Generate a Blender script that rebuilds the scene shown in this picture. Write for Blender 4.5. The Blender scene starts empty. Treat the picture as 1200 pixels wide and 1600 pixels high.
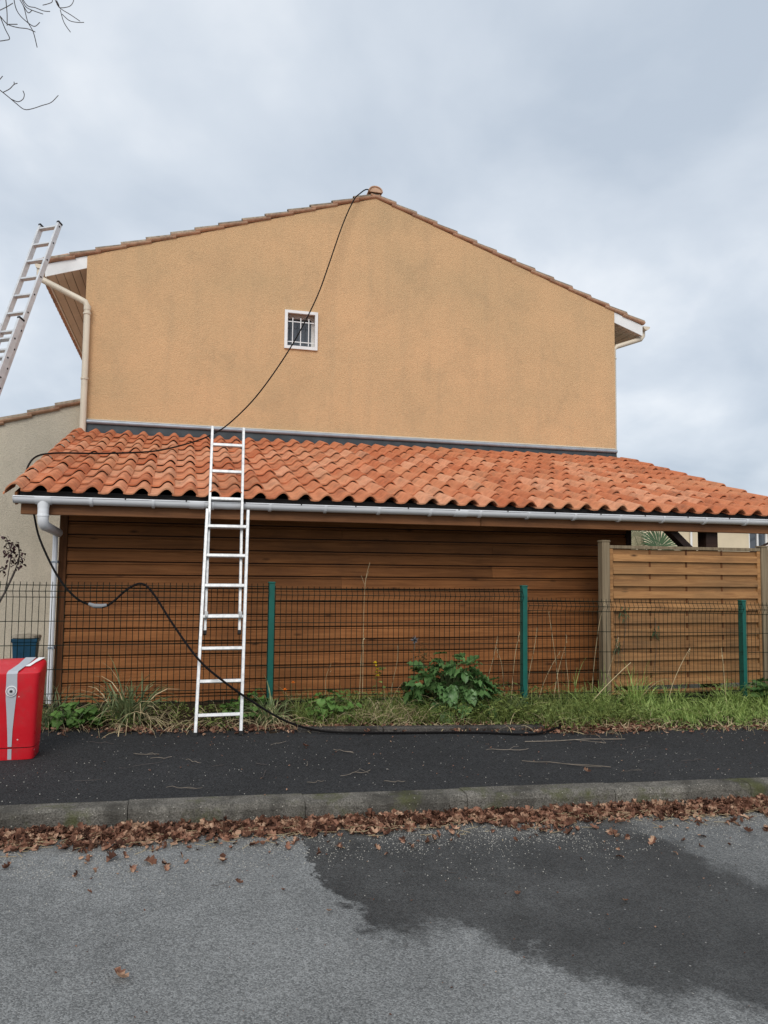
import bpy, bmesh, math, random
from mathutils import Vector, Matrix, noise
random.seed(7)
R = math.radians
scene = bpy.context.scene
col = scene.collection

# ------------------------------------------------------------------ camera
cam_d = bpy.data.cameras.new('camera')
cam = bpy.data.objects.new('camera', cam_d); col.objects.link(cam)
cam_d.sensor_fit = 'VERTICAL'; cam_d.sensor_height = 24.0; cam_d.lens = 18.0
cam_d.clip_start = 0.05; cam_d.clip_end = 2000
YAW, PIT, ROLL = R(14.7), math.atan(87/1200), 0.0115
fw = Vector((math.sin(YAW)*math.cos(PIT), math.cos(YAW)*math.cos(PIT), math.sin(PIT)))
r0 = Vector((math.cos(YAW), -math.sin(YAW), 0)); u0 = r0.cross(fw)
rr = r0*math.cos(ROLL)+u0*math.sin(ROLL); uu = -r0*math.sin(ROLL)+u0*math.cos(ROLL)
cam.matrix_world = Matrix(((rr.x, uu.x, -fw.x, 0), (rr.y, uu.y, -fw.y, 0), (rr.z, uu.z, -fw.z, 1.5), (0, 0, 0, 1)))
scene.camera = cam

# ------------------------------------------------------------------ world: overcast sky
SUN_EL, SUN_AZ = 38, 202          # azimuth measured from +Y, clockwise: behind the camera, to its left
world = bpy.data.worlds.new('World'); scene.world = world; world.use_nodes = True
nt = world.node_tree; N = nt.nodes; L = nt.links
for n in list(N): N.remove(n)
out = N.new('ShaderNodeOutputWorld'); bg = N.new('ShaderNodeBackground'); bg.inputs['Strength'].default_value = 0.1
L.new(bg.outputs[0], out.inputs[0])
sky = N.new('ShaderNodeTexSky'); sky.sky_type = 'NISHITA'; sky.sun_disc = False
sky.sun_elevation = R(SUN_EL); sky.sun_rotation = R(SUN_AZ); sky.air_density = 1.0; sky.dust_density = 2.0
tc = N.new('ShaderNodeTexCoord')
sep = N.new('ShaderNodeSeparateXYZ'); L.new(tc.outputs['Generated'], sep.inputs[0])
addz = N.new('ShaderNodeMath'); addz.operation = 'ADD'; addz.inputs[1].default_value = 0.35; L.new(sep.outputs[2], addz.inputs[0])
mx = N.new('ShaderNodeMath'); mx.operation = 'MAXIMUM'; mx.inputs[1].default_value = 0.2; L.new(addz.outputs[0], mx.inputs[0])
dx = N.new('ShaderNodeMath'); dx.operation = 'DIVIDE'; L.new(sep.outputs[0], dx.inputs[0]); L.new(mx.outputs[0], dx.inputs[1])
dy = N.new('ShaderNodeMath'); dy.operation = 'DIVIDE'; L.new(sep.outputs[1], dy.inputs[0]); L.new(mx.outputs[0], dy.inputs[1])
cmb = N.new('ShaderNodeCombineXYZ'); L.new(dx.outputs[0], cmb.inputs[0]); L.new(dy.outputs[0], cmb.inputs[1])
n1 = N.new('ShaderNodeTexNoise'); n1.inputs['Scale'].default_value = 1.9; n1.inputs['Detail'].default_value = 6; n1.inputs['Roughness'].default_value = 0.5
n1.inputs['Distortion'].default_value = 0.25
L.new(cmb.outputs[0], n1.inputs['Vector'])
cr = N.new('ShaderNodeValToRGB'); e = cr.color_ramp.elements
e[0].position = 0.34; e[0].color = (0.455, 0.52, 0.605, 1)
e[1].position = 0.70; e[1].color = (0.85, 0.875, 0.905, 1)
m_ = cr.color_ramp.elements.new(0.52); m_.color = (0.60, 0.655, 0.725, 1)
L.new(n1.outputs['Fac'], cr.inputs[0])
sc10 = N.new('ShaderNodeVectorMath'); sc10.operation = 'SCALE'; sc10.inputs['Scale'].default_value = 8.4; L.new(cr.outputs[0], sc10.inputs[0])
mixs = N.new('ShaderNodeMix'); mixs.data_type = 'RGBA'; mixs.inputs[0].default_value = 0.93
L.new(sky.outputs[0], mixs.inputs[6]); L.new(sc10.outputs[0], mixs.inputs[7]); L.new(mixs.outputs[2], bg.inputs['Color'])

sun_d = bpy.data.lights.new('sun', 'SUN'); sun_d.energy = 1.5; sun_d.angle = R(35); sun_d.color = (1.0, 0.965, 0.92)
sun = bpy.data.objects.new('sun', sun_d); col.objects.link(sun)
sd = Vector((math.sin(R(SUN_AZ))*math.cos(R(SUN_EL)), math.cos(R(SUN_AZ))*math.cos(R(SUN_EL)), math.sin(R(SUN_EL))))
sun.rotation_euler = (-sd).to_track_quat('-Z', 'Y').to_euler(); sun.location = (0, -5, 12)

vs = scene.view_settings
vs.view_transform = 'Standard'; vs.look = 'None'; vs.gamma = 1; vs.use_curve_mapping = False; vs.exposure = 0.5

# ------------------------------------------------------------------ materials
class NT:
    def __init__(s, name):
        s.m = bpy.data.materials.new(name); s.m.use_nodes = True
        s.t = s.m.node_tree; s.b = s.t.nodes['Principled BSDF']
        s.pos = s.n('ShaderNodeNewGeometry').outputs['Position']
    def n(s, typ, **kw):
        x = s.t.nodes.new(typ)
        for k, v in kw.items(): setattr(x, k, v)
        return x
    def l(s, a, b): s.t.links.new(a, b)
    def vec(s, scale=(1, 1, 1), src=None):
        m = s.n('ShaderNodeMapping'); m.inputs['Scale'].default_value = scale; s.l(src or s.pos, m.inputs['Vector']); return m.outputs[0]
    def noise(s, sc, det=4, ro=0.55, vec=None, dist=0):
        x = s.n('ShaderNodeTexNoise'); x.inputs['Scale'].default_value = sc; x.inputs['Detail'].default_value = det
        x.inputs['Roughness'].default_value = ro; x.inputs['Distortion'].default_value = dist; s.l(vec or s.pos, x.inputs['Vector']); return x.outputs['Fac']
    def voro(s, sc, vec=None, out='Distance', feature='F1'):
        x = s.n('ShaderNodeTexVoronoi', feature=feature); x.inputs['Scale'].default_value = sc; s.l(vec or s.pos, x.inputs['Vector']); return x.outputs[out]
    def ramp(s, src, stops, const=False):
        x = s.n('ShaderNodeValToRGB'); el = x.color_ramp.elements
        while len(el) < len(stops): el.new(0.5)
        for i, (p, c) in enumerate(stops):
            el[i].position = p; el[i].color = (c, c, c, 1) if isinstance(c, (int, float)) else (*c, 1)
        if const: x.color_ramp.interpolation = 'CONSTANT'
        s.l(src, x.inputs[0]); return x.outputs[0]
    def mix(s, fac, a, b, mode='MIX'):
        x = s.n('ShaderNodeMix', data_type='RGBA', blend_type=mode)
        for i, v in ((0, fac), (6, a), (7, b)):
            if isinstance(v, (int, float)): x.inputs[i].default_value = v if i == 0 else (v, v, v, 1)
            elif isinstance(v, tuple): x.inputs[i].default_value = (*v, 1)
            else: s.l(v, x.inputs[i])
        return x.outputs[2]
    def math(s, op, a, b=None, clamp=False):
        x = s.n('ShaderNodeMath', operation=op, use_clamp=clamp)
        for i, v in ((0, a), (1, b)):
            if v is None: continue
            if isinstance(v, (int, float)): x.inputs[i].default_value = v
            else: s.l(v, x.inputs[i])
        return x.outputs[0]
    def rand(s): return s.n('ShaderNodeObjectInfo').outputs['Random']
    def bump(s, h, dist=0.003, strength=1.0, prev=None):
        x = s.n('ShaderNodeBump'); x.inputs['Distance'].default_value = dist; x.inputs['Strength'].default_value = strength
        s.l(h, x.inputs['Height'])
        if prev is not None: s.l(prev, x.inputs['Normal'])
        s.l(x.outputs[0], s.b.inputs['Normal']); return x.outputs[0]
    def base(s, c, rough=0.8, spec=0.3, metal=0.0):
        if isinstance(c, tuple): s.b.inputs['Base Color'].default_value = (*c, 1)
        else: s.l(c, s.b.inputs['Base Color'])
        if isinstance(rough, (int, float)): s.b.inputs['Roughness'].default_value = rough
        else: s.l(rough, s.b.inputs['Roughness'])
        s.b.inputs['Specular IOR Level'].default_value = spec; s.b.inputs['Metallic'].default_value = metal
        return s.m

def simple(name, c, rough=0.6, var=0.15, vscale=6, bscale=0, bdist=0.001, rnd=0.0, spec=0.3, metal=0.0, c2=None):
    t = NT(name)
    f = t.noise(vscale, 5)
    o = t.ramp(f, [(0.3, tuple(x*(1-var) for x in c)), (0.7, tuple(min(1, x*(1+var)) for x in (c2 or c)))])
    if rnd:
        k = t.math('ADD', t.math('MULTIPLY', t.rand(), 2*rnd), 1-rnd)
        o = t.mix(1.0, o, k, 'MULTIPLY')
    if bscale: t.bump(t.noise(bscale, 3), bdist)
    return t.base(o, rough, spec, metal)

def render_wall(name, c, warm, stain):
    t = NT(name)
    big = t.noise(0.55, 4, vec=t.vec((1, 1, 1.6)))
    streak = t.noise(1.2, 4, vec=t.vec((5, 5, 0.5)))
    o = t.ramp(big, [(0.35, c), (0.68, warm)])
    o = t.mix(t.ramp(streak, [(0.50, 0.0), (0.78, 0.32)]), o, stain)
    pat = t.noise(2.1, 6, 0.7, dist=0.6); o = t.mix(t.ramp(pat, [(0.5, 0.0), (0.72, 0.30)]), o, tuple(x*0.8 for x in stain))
    sp = t.noise(30, 3, 0.7)
    o = t.mix(t.ramp(sp, [(0.62, 0.0), (0.78, 0.4)]), o, tuple(x*0.6 for x in stain))
    vor = t.voro(75); fine = t.noise(150, 3, 0.6)
    h = t.math('ADD', vor, fine)
    t.bump(h, 0.006, 0.8)
    o = t.mix(0.5, o, t.ramp(h, [(0.45, 0.60), (1.1, 1.3)]), 'MULTIPLY')
    return t.base(o, 0.95, 0.1)

M = {}
M['house'] = render_wall('house_render', (0.50, 0.335, 0.185), (0.59, 0.37, 0.20), (0.40, 0.285, 0.17))
M['wing'] = render_wall('grey_render', (0.48, 0.43, 0.34), (0.54, 0.48, 0.385), (0.36, 0.32, 0.25))

def wood(name, dark, mid, light, grain=26, rough=0.6, knots=True, spec=0.25, weather=None):
    t = NT(name)
    r = t.rand()
    off = t.n('ShaderNodeCombineXYZ'); t.l(t.math('MULTIPLY', r, 37.0), off.inputs[0]); t.l(t.math('MULTIPLY', r, 11.0), off.inputs[2])
    va = t.n('ShaderNodeVectorMath', operation='ADD'); t.l(t.pos, va.inputs[0]); t.l(off.outputs[0], va.inputs[1])
    g = t.noise(1.0, 5, 0.6, vec=t.vec((1.3, grain, grain), va.outputs[0]), dist=1.2)
    big = t.noise(1.3, 3, vec=va.outputs[0])
    o = t.ramp(g, [(0.25, dark), (0.5, mid), (0.75, light)])
    o = t.mix(1.0, o, t.ramp(big, [(0.3, 0.78), (0.7, 1.14)]), 'MULTIPLY')
    k = t.math('ADD', t.math('MULTIPLY', r, 0.30), 0.86)
    o = t.mix(1.0, o, k, 'MULTIPLY')
    if knots:
        kd = t.voro(2.2, vec=t.vec((1.0, 3.2, 3.2), va.outputs[0]))
        o = t.mix(t.ramp(kd, [(0.03, 0.9), (0.13, 0.0)]), o, tuple(x*0.25 for x in dark))
    if weather:
        w = t.noise(2.5, 4, vec=t.vec((0.7, 1, 2.0)))
        o = t.mix(t.ramp(w, [(0.45, 0.0), (0.75, 0.6)]), o, weather)
    gr = t.noise(1.7, 6, 0.7, vec=t.vec((0.8, 1, 1.6)))
    o = t.mix(t.ramp(gr, [(0.50, 0.0), (0.72, 0.40)]), o, tuple(x*0.55+0.012 for x in dark))
    t.bump(g, 0.0022)
    return t.base(o, rough, spec)
M['clad'] = wood('stained_cladding', (0.150, 0.056, 0.018), (0.235, 0.090, 0.029), (0.305, 0.124, 0.042), rough=0.62, spec=0.16)
M['beam'] = wood('eave_beam_wood', (0.14, 0.055, 0.020), (0.225, 0.092, 0.034), (0.30, 0.13, 0.05))
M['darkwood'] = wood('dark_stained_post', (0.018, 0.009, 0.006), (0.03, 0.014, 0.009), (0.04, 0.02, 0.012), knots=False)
M['panel'] = wood('treated_pine', (0.17, 0.078, 0.028), (0.305, 0.15, 0.056), (0.41, 0.215, 0.085), weather=(0.20, 0.115, 0.05))
def woodv(name, dark, mid, light):
    t = NT(name); g = t.noise(1.0, 5, 0.6, vec=t.vec((26, 26, 1.3)), dist=1.2)
    o = t.ramp(g, [(0.25, dark), (0.5, mid), (0.75, light)])
    t.bump(g, 0.002); return t.base(o, 0.75, 0.2)
M['vpost'] = woodv('weathered_post', (0.13, 0.095, 0.06), (0.21, 0.16, 0.10), (0.30, 0.235, 0.155))
M['cladpost'] = woodv('stained_corner_board', (0.055, 0.02, 0.008), (0.11, 0.042, 0.015), (0.16, 0.065, 0.025))

def tile_mat(name, a, b, c, moss):
    t = NT(name); r = t.rand()
    o = t.ramp(r, [(0.0, a), (0.5, b), (1.0, c)])
    f = t.noise(14, 4); o = t.mix(1.0, o, t.ramp(f, [(0.3, 0.78), (0.7, 1.15)]), 'MULTIPLY')
    s = t.noise(3.2, 5, 0.62); s2 = t.noise(38, 3)
    st = t.math('MULTIPLY', t.ramp(s, [(0.50, 0.0), (0.68, 1.0)]), t.ramp(s2, [(0.35, 0.15), (0.7, 0.75)]))
    o = t.mix(st, o, moss)
    pt = t.noise(1.1, 2); o = t.mix(t.ramp(pt, [(0.45, 0.0), (0.75, 0.45)]), o, (0.58, 0.30, 0.16))
    li = t.noise(46, 4, 0.7); o = t.mix(t.ramp(li, [(0.66, 0.0), (0.76, 0.55)]), o, tuple(x*1.3 for x in moss))
    t.bump(t.noise(70, 3), 0.003)
    return t.base(o, 0.85, 0.2)
M['tile'] = tile_mat('terracotta_tile', (0.45, 0.135, 0.058), (0.56, 0.205, 0.098), (0.62, 0.295, 0.17), (0.13, 0.07, 0.045))
M['oldtile'] = tile_mat('aged_roof_tile', (0.42, 0.245, 0.165), (0.50, 0.30, 0.20), (0.56, 0.37, 0.25), (0.13, 0.105, 0.085))
M['oldtop'] = simple('lichen_tile', (0.24, 0.19, 0.14), 0.95, 0.45, 22, 60, 0.003, rnd=0.2)
M['pvc'] = simple('grey_white_pvc', (0.76, 0.77, 0.79), 0.35, 0.05, 3, rnd=0.03, spec=0.45)
M['cream'] = simple('cream_pvc', (0.66, 0.58, 0.46), 0.4, 0.08, 3, spec=0.4)
M['white'] = simple('white_paint', (0.78, 0.78, 0.77), 0.4, 0.06, 5, spec=0.4)
M['soffit'] = simple('soffit_lining', (0.66, 0.60, 0.54), 0.5, 0.07, 5)
M['alu'] = simple('aluminium', (0.62, 0.63, 0.64), 0.42, 0.12, 14, spec=0.5, metal=0.35)
M['walu'] = simple('white_aluminium', (0.60, 0.60, 0.59), 0.40, 0.18, 30, spec=0.5, metal=0.35)
M['rubber'] = simple('black_rubber', (0.012, 0.012, 0.012), 0.7)
M['cable'] = simple('black_cable', (0.006, 0.005, 0.005), 0.6, spec=0.12)
M['greymetal'] = simple('grey_coupler', (0.22, 0.23, 0.24), 0.5)
M['zinc'] = simple('zinc_flashing', (0.045, 0.055, 0.062), 0.6, 0.3, 5, spec=0.3, metal=0.1)
M['zincbead'] = simple('zinc_bead', (0.30, 0.335, 0.375), 0.4, 0.15, 6, spec=0.5, metal=0.3)
M['green'] = simple('green_powder_coat', (0.006, 0.098, 0.075), 0.42, 0.12, 9, spec=0.4)
M['wire'] = simple('green_wire', (0.006, 0.014, 0.010), 0.7, 0.1, 5, spec=0.08)
def redpaint():
    t = NT('red_paint'); o = t.ramp(t.noise(4, 4), [(0.3, (0.50, 0.008, 0.016)), (0.7, (0.60, 0.010, 0.020))])
    c = t.voro(38, out='Color'); sp = t.n('ShaderNodeSeparateColor'); t.l(c, sp.inputs[0])
    chip = t.math('MULTIPLY', t.math('GREATER_THAN', sp.outputs[0], 0.972), t.math('LESS_THAN', t.voro(38), 0.20)); o = t.mix(chip, o, (0.62, 0.40, 0.38))
    d = t.noise(7, 6, 0.75); o = t.mix(t.ramp(d, [(0.56, 0.0), (0.75, 0.35)]), o, (0.22, 0.06, 0.05))
    return t.base(o, t.ramp(d, [(0.3, 0.22), (0.7, 0.5)]), 0.5)
M['red'] = redpaint()
M['stripe'] = simple('grey_stripe_paint', (0.42, 0.44, 0.47), 0.4, 0.05, 4)
M['dark'] = simple('dark_void', (0.01, 0.01, 0.01), 0.8)
M['slate'] = simple('grey_eave_closure', (0.05, 0.05, 0.05), 0.9)
M['pot'] = simple('blue_plastic', (0.008, 0.055, 0.105), 0.45, 0.2, 12)
M['stone'] = simple('beige_stone', (0.33, 0.29, 0.23), 0.9, 0.2, 14, 60, 0.003)
def glass():
    t = NT('window_glass'); return t.base((0.075, 0.085, 0.10), 0.12, 0.7)
M['glass'] = glass()
M['curtain'] = simple('dark_blind', (0.16, 0.165, 0.175), 0.8)
M['neighbour'] = simple('beige_render', (0.66, 0.56, 0.40), 0.95, 0.06, 2)
M['bark'] = simple('bark', (0.10, 0.085, 0.075), 0.9, 0.3, 20, 60, 0.003)
M['palmleaf'] = simple('palm_leaf', (0.05, 0.095, 0.035), 0.55, 0.3, 9, rnd=0.25)
M['drypalm'] = simple('dry_palm_leaf', (0.22, 0.20, 0.11), 0.8, 0.3, 6)

def leafmat(name, a, b, rough=0.5, trans=0.25, rnd=0.25, vscale=9, vein=False):
    t = NT(name)
    f = t.noise(vscale, 4)
    o = t.ramp(f, [(0.3, a), (0.7, b)])
    k = t.math('ADD', t.math('MULTIPLY', t.rand(), 2*rnd), 1-rnd)
    o = t.mix(1.0, o, k, 'MULTIPLY')
    if vein:
        oc = t.n('ShaderNodeTexCoord').outputs['Object']; sx = t.n('ShaderNodeSeparateXYZ'); t.l(oc, sx.inputs[0])
        ax_ = t.math('ABSOLUTE', sx.outputs[0])
        mid = t.ramp(ax_, [(0.0012, 1.0), (0.005, 0.0)])
        sv = t.math('SINE', t.math('MULTIPLY', t.math('SUBTRACT', sx.outputs[1], t.math('MULTIPLY', ax_, 0.7)), 230.0))
        o = t.mix(t.math('MULTIPLY', t.ramp(sv, [(0.75, 0.0), (1.0, 1.0)]), 0.35), o, (0.17, 0.26, 0.11))
        o = t.mix(t.math('MULTIPLY', mid, 0.7), o, (0.22, 0.32, 0.14))
    t.base(o, rough, 0.35)
    tr = t.n('ShaderNodeBsdfTranslucent'); t.l(o, tr.inputs[0])
    ms = t.n('ShaderNodeMixShader'); ms.inputs[0].default_value = trans
    t.l(t.b.outputs[0], ms.inputs[1]); t.l(tr.outputs[0], ms.inputs[2])
    t.l(ms.outputs[0], t.t.nodes['Material Output'].inputs[0])
    return t.m
M['broad'] = leafmat('broad_leaf', (0.045, 0.115, 0.032), (0.15, 0.27, 0.09), 0.38, vein=True)
M['mallow'] = leafmat('mallow_leaf', (0.065, 0.15, 0.03), (0.16, 0.28, 0.065), 0.6)
M['weed'] = leafmat('weed_leaf', (0.055, 0.11, 0.022), (0.32, 0.36, 0.10), 0.6, vscale=16)
M['grass'] = leafmat('grass_blade', (0.085, 0.17, 0.026), (0.40, 0.48, 0.15), 0.55, vscale=24)
M['strap'] = leafmat('strap_leaf', (0.08, 0.14, 0.055), (0.28, 0.30, 0.14), 0.55, vscale=14)
M['straw'] = leafmat('dry_straw', (0.34, 0.26, 0.14), (0.56, 0.45, 0.27), 0.8, 0.1, vscale=6)
def litter_mat():
    t = NT('dead_leaf'); c = t.voro(26, out='Color'); sp = t.n('ShaderNodeSeparateColor'); t.l(c, sp.inputs[0])
    o = t.ramp(sp.outputs[0], [(0.0, (0.055, 0.026, 0.018)), (0.35, (0.13, 0.06, 0.038)), (0.7, (0.27, 0.135, 0.088)), (1.0, (0.46, 0.30, 0.20))])
    o = t.mix(1.0, o, t.ramp(t.noise(60, 3), [(0.3, 0.7), (0.7, 1.2)]), 'MULTIPLY')
    return t.base(o, 0.85, 0.15)
M['litter'] = litter_mat()
M['redleaf'] = leafmat('dark_red_leaf', (0.022, 0.006, 0.008), (0.045, 0.012, 0.014), 0.5, 0.1)
M['ivy'] = leafmat('ivy_leaf', (0.045, 0.07, 0.028), (0.08, 0.115, 0.045), 0.6, 0.15)
M['yellow'] = simple('yellow_petal', (0.75, 0.55, 0.02), 0.6)
M['orange'] = simple('orange_petal', (0.75, 0.19, 0.01), 0.6)
M['greyblue'] = simple('grey_blue_leaf', (0.15, 0.16, 0.175), 0.8, rnd=0.2)
M['farleaf'] = leafmat('far_leaf', (0.045, 0.075, 0.025), (0.10, 0.14, 0.05), 0.7)
M['twig'] = simple('pale_twig', (0.20, 0.165, 0.13), 0.9, 0.3, 12, rnd=0.35)
M['darktwig'] = simple('dark_twig', (0.085, 0.072, 0.065), 0.9, 0.3, 12)
M['chip'] = simple('pale_grit', (0.36, 0.34, 0.30), 0.9, 0.3, 60)

def asphalt(name, dark, light, wetmask=False):
    t = NT(name)
    vs_ = 165 if wetmask else 120
    agg = t.voro(vs_, out='Color'); sepc = t.n('ShaderNodeSeparateColor'); t.l(agg, sepc.inputs[0])
    d = t.voro(vs_)
    g = t.noise(420, 2, 0.6)
    big = t.noise(0.9, 5, 0.6); mid = t.noise(7, 4, 0.6)
    v = t.math('ADD', t.math('MULTIPLY', sepc.outputs[0], 0.55), t.math('MULTIPLY', g, 0.45))
    o = t.ramp(v, [(0.10, dark), (0.60, light), (0.95, tuple(min(1, x*1.6) for x in light))])
    o = t.mix(1.0, o, t.ramp(big, [(0.3, 0.78), (0.7, 1.16)]), 'MULTIPLY')
    o = t.mix(1.0, o, t.ramp(mid, [(0.3, 0.88), (0.7, 1.08)]), 'MULTIPLY')
    rough = 0.9
    if wetmask:
        sp = t.n('ShaderNodeSeparateXYZ'); t.l(t.pos, sp.inputs[0])
        fc = t.n('ShaderNodeFloatCurve')         # damp stain outline on the road: near boundary y as a function of x
        pts = [(0.0, 5.0), (0.66, 5.0), (0.70, 3.75), (0.75, 3.40), (0.86, 3.12), (0.97, 3.06), (1.08, 3.20), (1.2, 3.15), (1.3, 2.98), (1.4, 2.80), (1.5, 2.63), (1.68, 2.50), (2.05, 2.32), (2.5, 2.15), (3.0, 2.0), (6.0, 1.8)]
        cu = fc.mapping.curves[0]
        fc.mapping.use_clip = False
        while len(cu.points) < len(pts): cu.points.new(0.5, 0.5)
        for p, (a, b) in zip(cu.points, pts): p.location = (a/6.0, b/6.0); p.handle_type = 'VECTOR'
        fc.mapping.update()
        edge = t.noise(5.5, 5, 0.65); edge2 = t.noise(40, 3, 0.6)
        w1 = t.math('MULTIPLY', t.math('SUBTRACT', edge, 0.5), 0.42)
        w2 = t.math('MULTIPLY', t.math('SUBTRACT', edge2, 0.5), 0.30)
        xx = t.math('MULTIPLY', t.math('ADD', sp.outputs[0], w1), 1/6.0, True); t.l(xx, fc.inputs['Value'])
        yb = t.math('MULTIPLY', fc.outputs[0], 6.0)
        dif = t.math('ADD', t.math('SUBTRACT', sp.outputs[1], yb), t.math('ADD', w1, w2))
        mask = t.math('MULTIPLY', t.math('ADD', dif, 0.09), 4.2, True)
        # dry, grit-worn strip towards the kerb and the dry corner by the right
        gritY = t.math('SUBTRACT', sp.outputs[1], t.math('SUBTRACT', 4.22, t.math('MULTIPLY', sp.outputs[0], 0.055)))
        grit = t.math('MULTIPLY', t.math('ADD', gritY, t.math('MULTIPLY', w1, 1.5)), 3.0, True)
        dryR = t.math('MULTIPLY', t.math('ADD', t.math('ADD', t.math('SUBTRACT', sp.outputs[0], 2.72), t.math('MULTIPLY', t.math('SUBTRACT', sp.outputs[1], 3.5), 0.1)), w1), 9.0, True)
        mask = t.math('MULTIPLY', mask, t.math('SUBTRACT', 1.0, t.math('MULTIPLY', dryR, 0.75)))
        mask = t.math('MULTIPLY', mask, t.math('SUBTRACT', 1.0, t.math('MULTIPLY', grit, 0.55)))
        grime = t.noise(12, 5, 0.7)
        o = t.mix(t.math('MULTIPLY', grit, t.ramp(grime, [(0.35, 0.25), (0.65, 0.85)])), o, t.mix(v, (0.05, 0.044, 0.036), (0.20, 0.18, 0.15)))
        o = t.mix(t.math('MULTIPLY', mask, 0.97), o, t.mix(1.0, o, t.ramp(t.noise(2.2, 4, 0.6), [(0.35, 0.21), (0.7, 0.35)]), 'MULTIPLY'))
        rough = t.math('SUBTRACT', 0.92, t.math('MULTIPLY', mask, 0.30))
        sl = t.voro(46, out='Color'); sc_ = t.n('ShaderNodeSeparateColor'); t.l(sl, sc_.inputs[0])
        sdist = t.voro(46)
        dots = t.math('MULTIPLY', t.math('GREATER_THAN', sc_.outputs[1], 0.965), t.math('LESS_THAN', sdist, 0.22))
        o = t.mix(dots, o, (0.28, 0.27, 0.25))
    else:
        sl = t.voro(34, out='Color'); sc_ = t.n('ShaderNodeSeparateColor'); t.l(sl, sc_.inputs[0]); sdist = t.voro(34)
        dots = t.math('MULTIPLY', t.math('GREATER_THAN', sc_.outputs[1], 0.965), t.math('LESS_THAN', sdist, 0.13))
        o = t.mix(dots, o, (0.16, 0.15, 0.135))
    h = t.math('ADD', t.math('MULTIPLY', d, -0.7), t.math('MULTIPLY', g, 0.4))
    b1 = t.bump(mid, 0.006, 0.6); t.bump(h, 0.005, 0.9, b1)
    return t.base(o, rough, 0.3)
M['road'] = asphalt('road_asphalt', (0.070, 0.072, 0.071), (0.225, 0.228, 0.222), True)
M['pave'] = asphalt('pavement_asphalt', (0.003, 0.003, 0.0033), (0.033, 0.033, 0.0335))

def concrete(name, c, moss=True):
    t = NT(name); f = t.noise(5, 6, 0.65); g = t.noise(110, 3, 0.7)
    o = t.ramp(f, [(0.3, tuple(x*0.45 for x in c)), (0.62, c)])
    o = t.mix(1.0, o, t.ramp(g, [(0.3, 0.35), (0.7, 1.6)]), 'MULTIPLY')
    vsn = t.noise(1.6, 4, 0.6, vec=t.vec((2.5, 2.5, 0.6)))
    o = t.mix(t.ramp(vsn, [(0.48, 0.0), (0.66, 0.75)]), o, tuple(x*0.25 for x in c))
    if moss: o = t.mix(t.ramp(t.noise(3.0, 5, 0.7), [(0.53, 0.0), (0.66, 0.75)]), o, (0.08, 0.085, 0.03))
    ch = t.voro(60, out='Color'); sc_ = t.n('ShaderNodeSeparateColor'); t.l(ch, sc_.inputs[0])
    o = t.mix(t.math('MULTIPLY', t.math('GREATER_THAN', sc_.outputs[0], 0.84), t.math('LESS_THAN', t.voro(60), 0.20)), o, tuple(min(1, x*1.9) for x in c))
    t.bump(t.math('ADD', g, t.math('MULTIPLY', f, 2.0)), 0.010)
    return t.base(o, 0.95, 0.15)
M['kerb'] = concrete('kerb_concrete', (0.19, 0.175, 0.15))
M['edging'] = concrete('edging_concrete', (0.10, 0.09, 0.08), False)
M['sill'] = concrete('plinth_concrete', (0.34, 0.31, 0.26), False)
def soil():
    t = NT('bed_soil'); f = t.noise(9, 6, 0.7); g = t.noise(70, 3, 0.6)
    o = t.ramp(f, [(0.3, (0.020, 0.014, 0.010)), (0.6, (0.06, 0.042, 0.026)), (0.75, (0.085, 0.075, 0.03))])
    t.bump(t.math('ADD', f, g), 0.02); return t.base(o, 1.0, 0.05)
M['soil'] = soil()
M['yard'] = simple('yard_ground', (0.16, 0.14, 0.10), 1.0, 0.3, 3, 40, 0.01)

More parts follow.
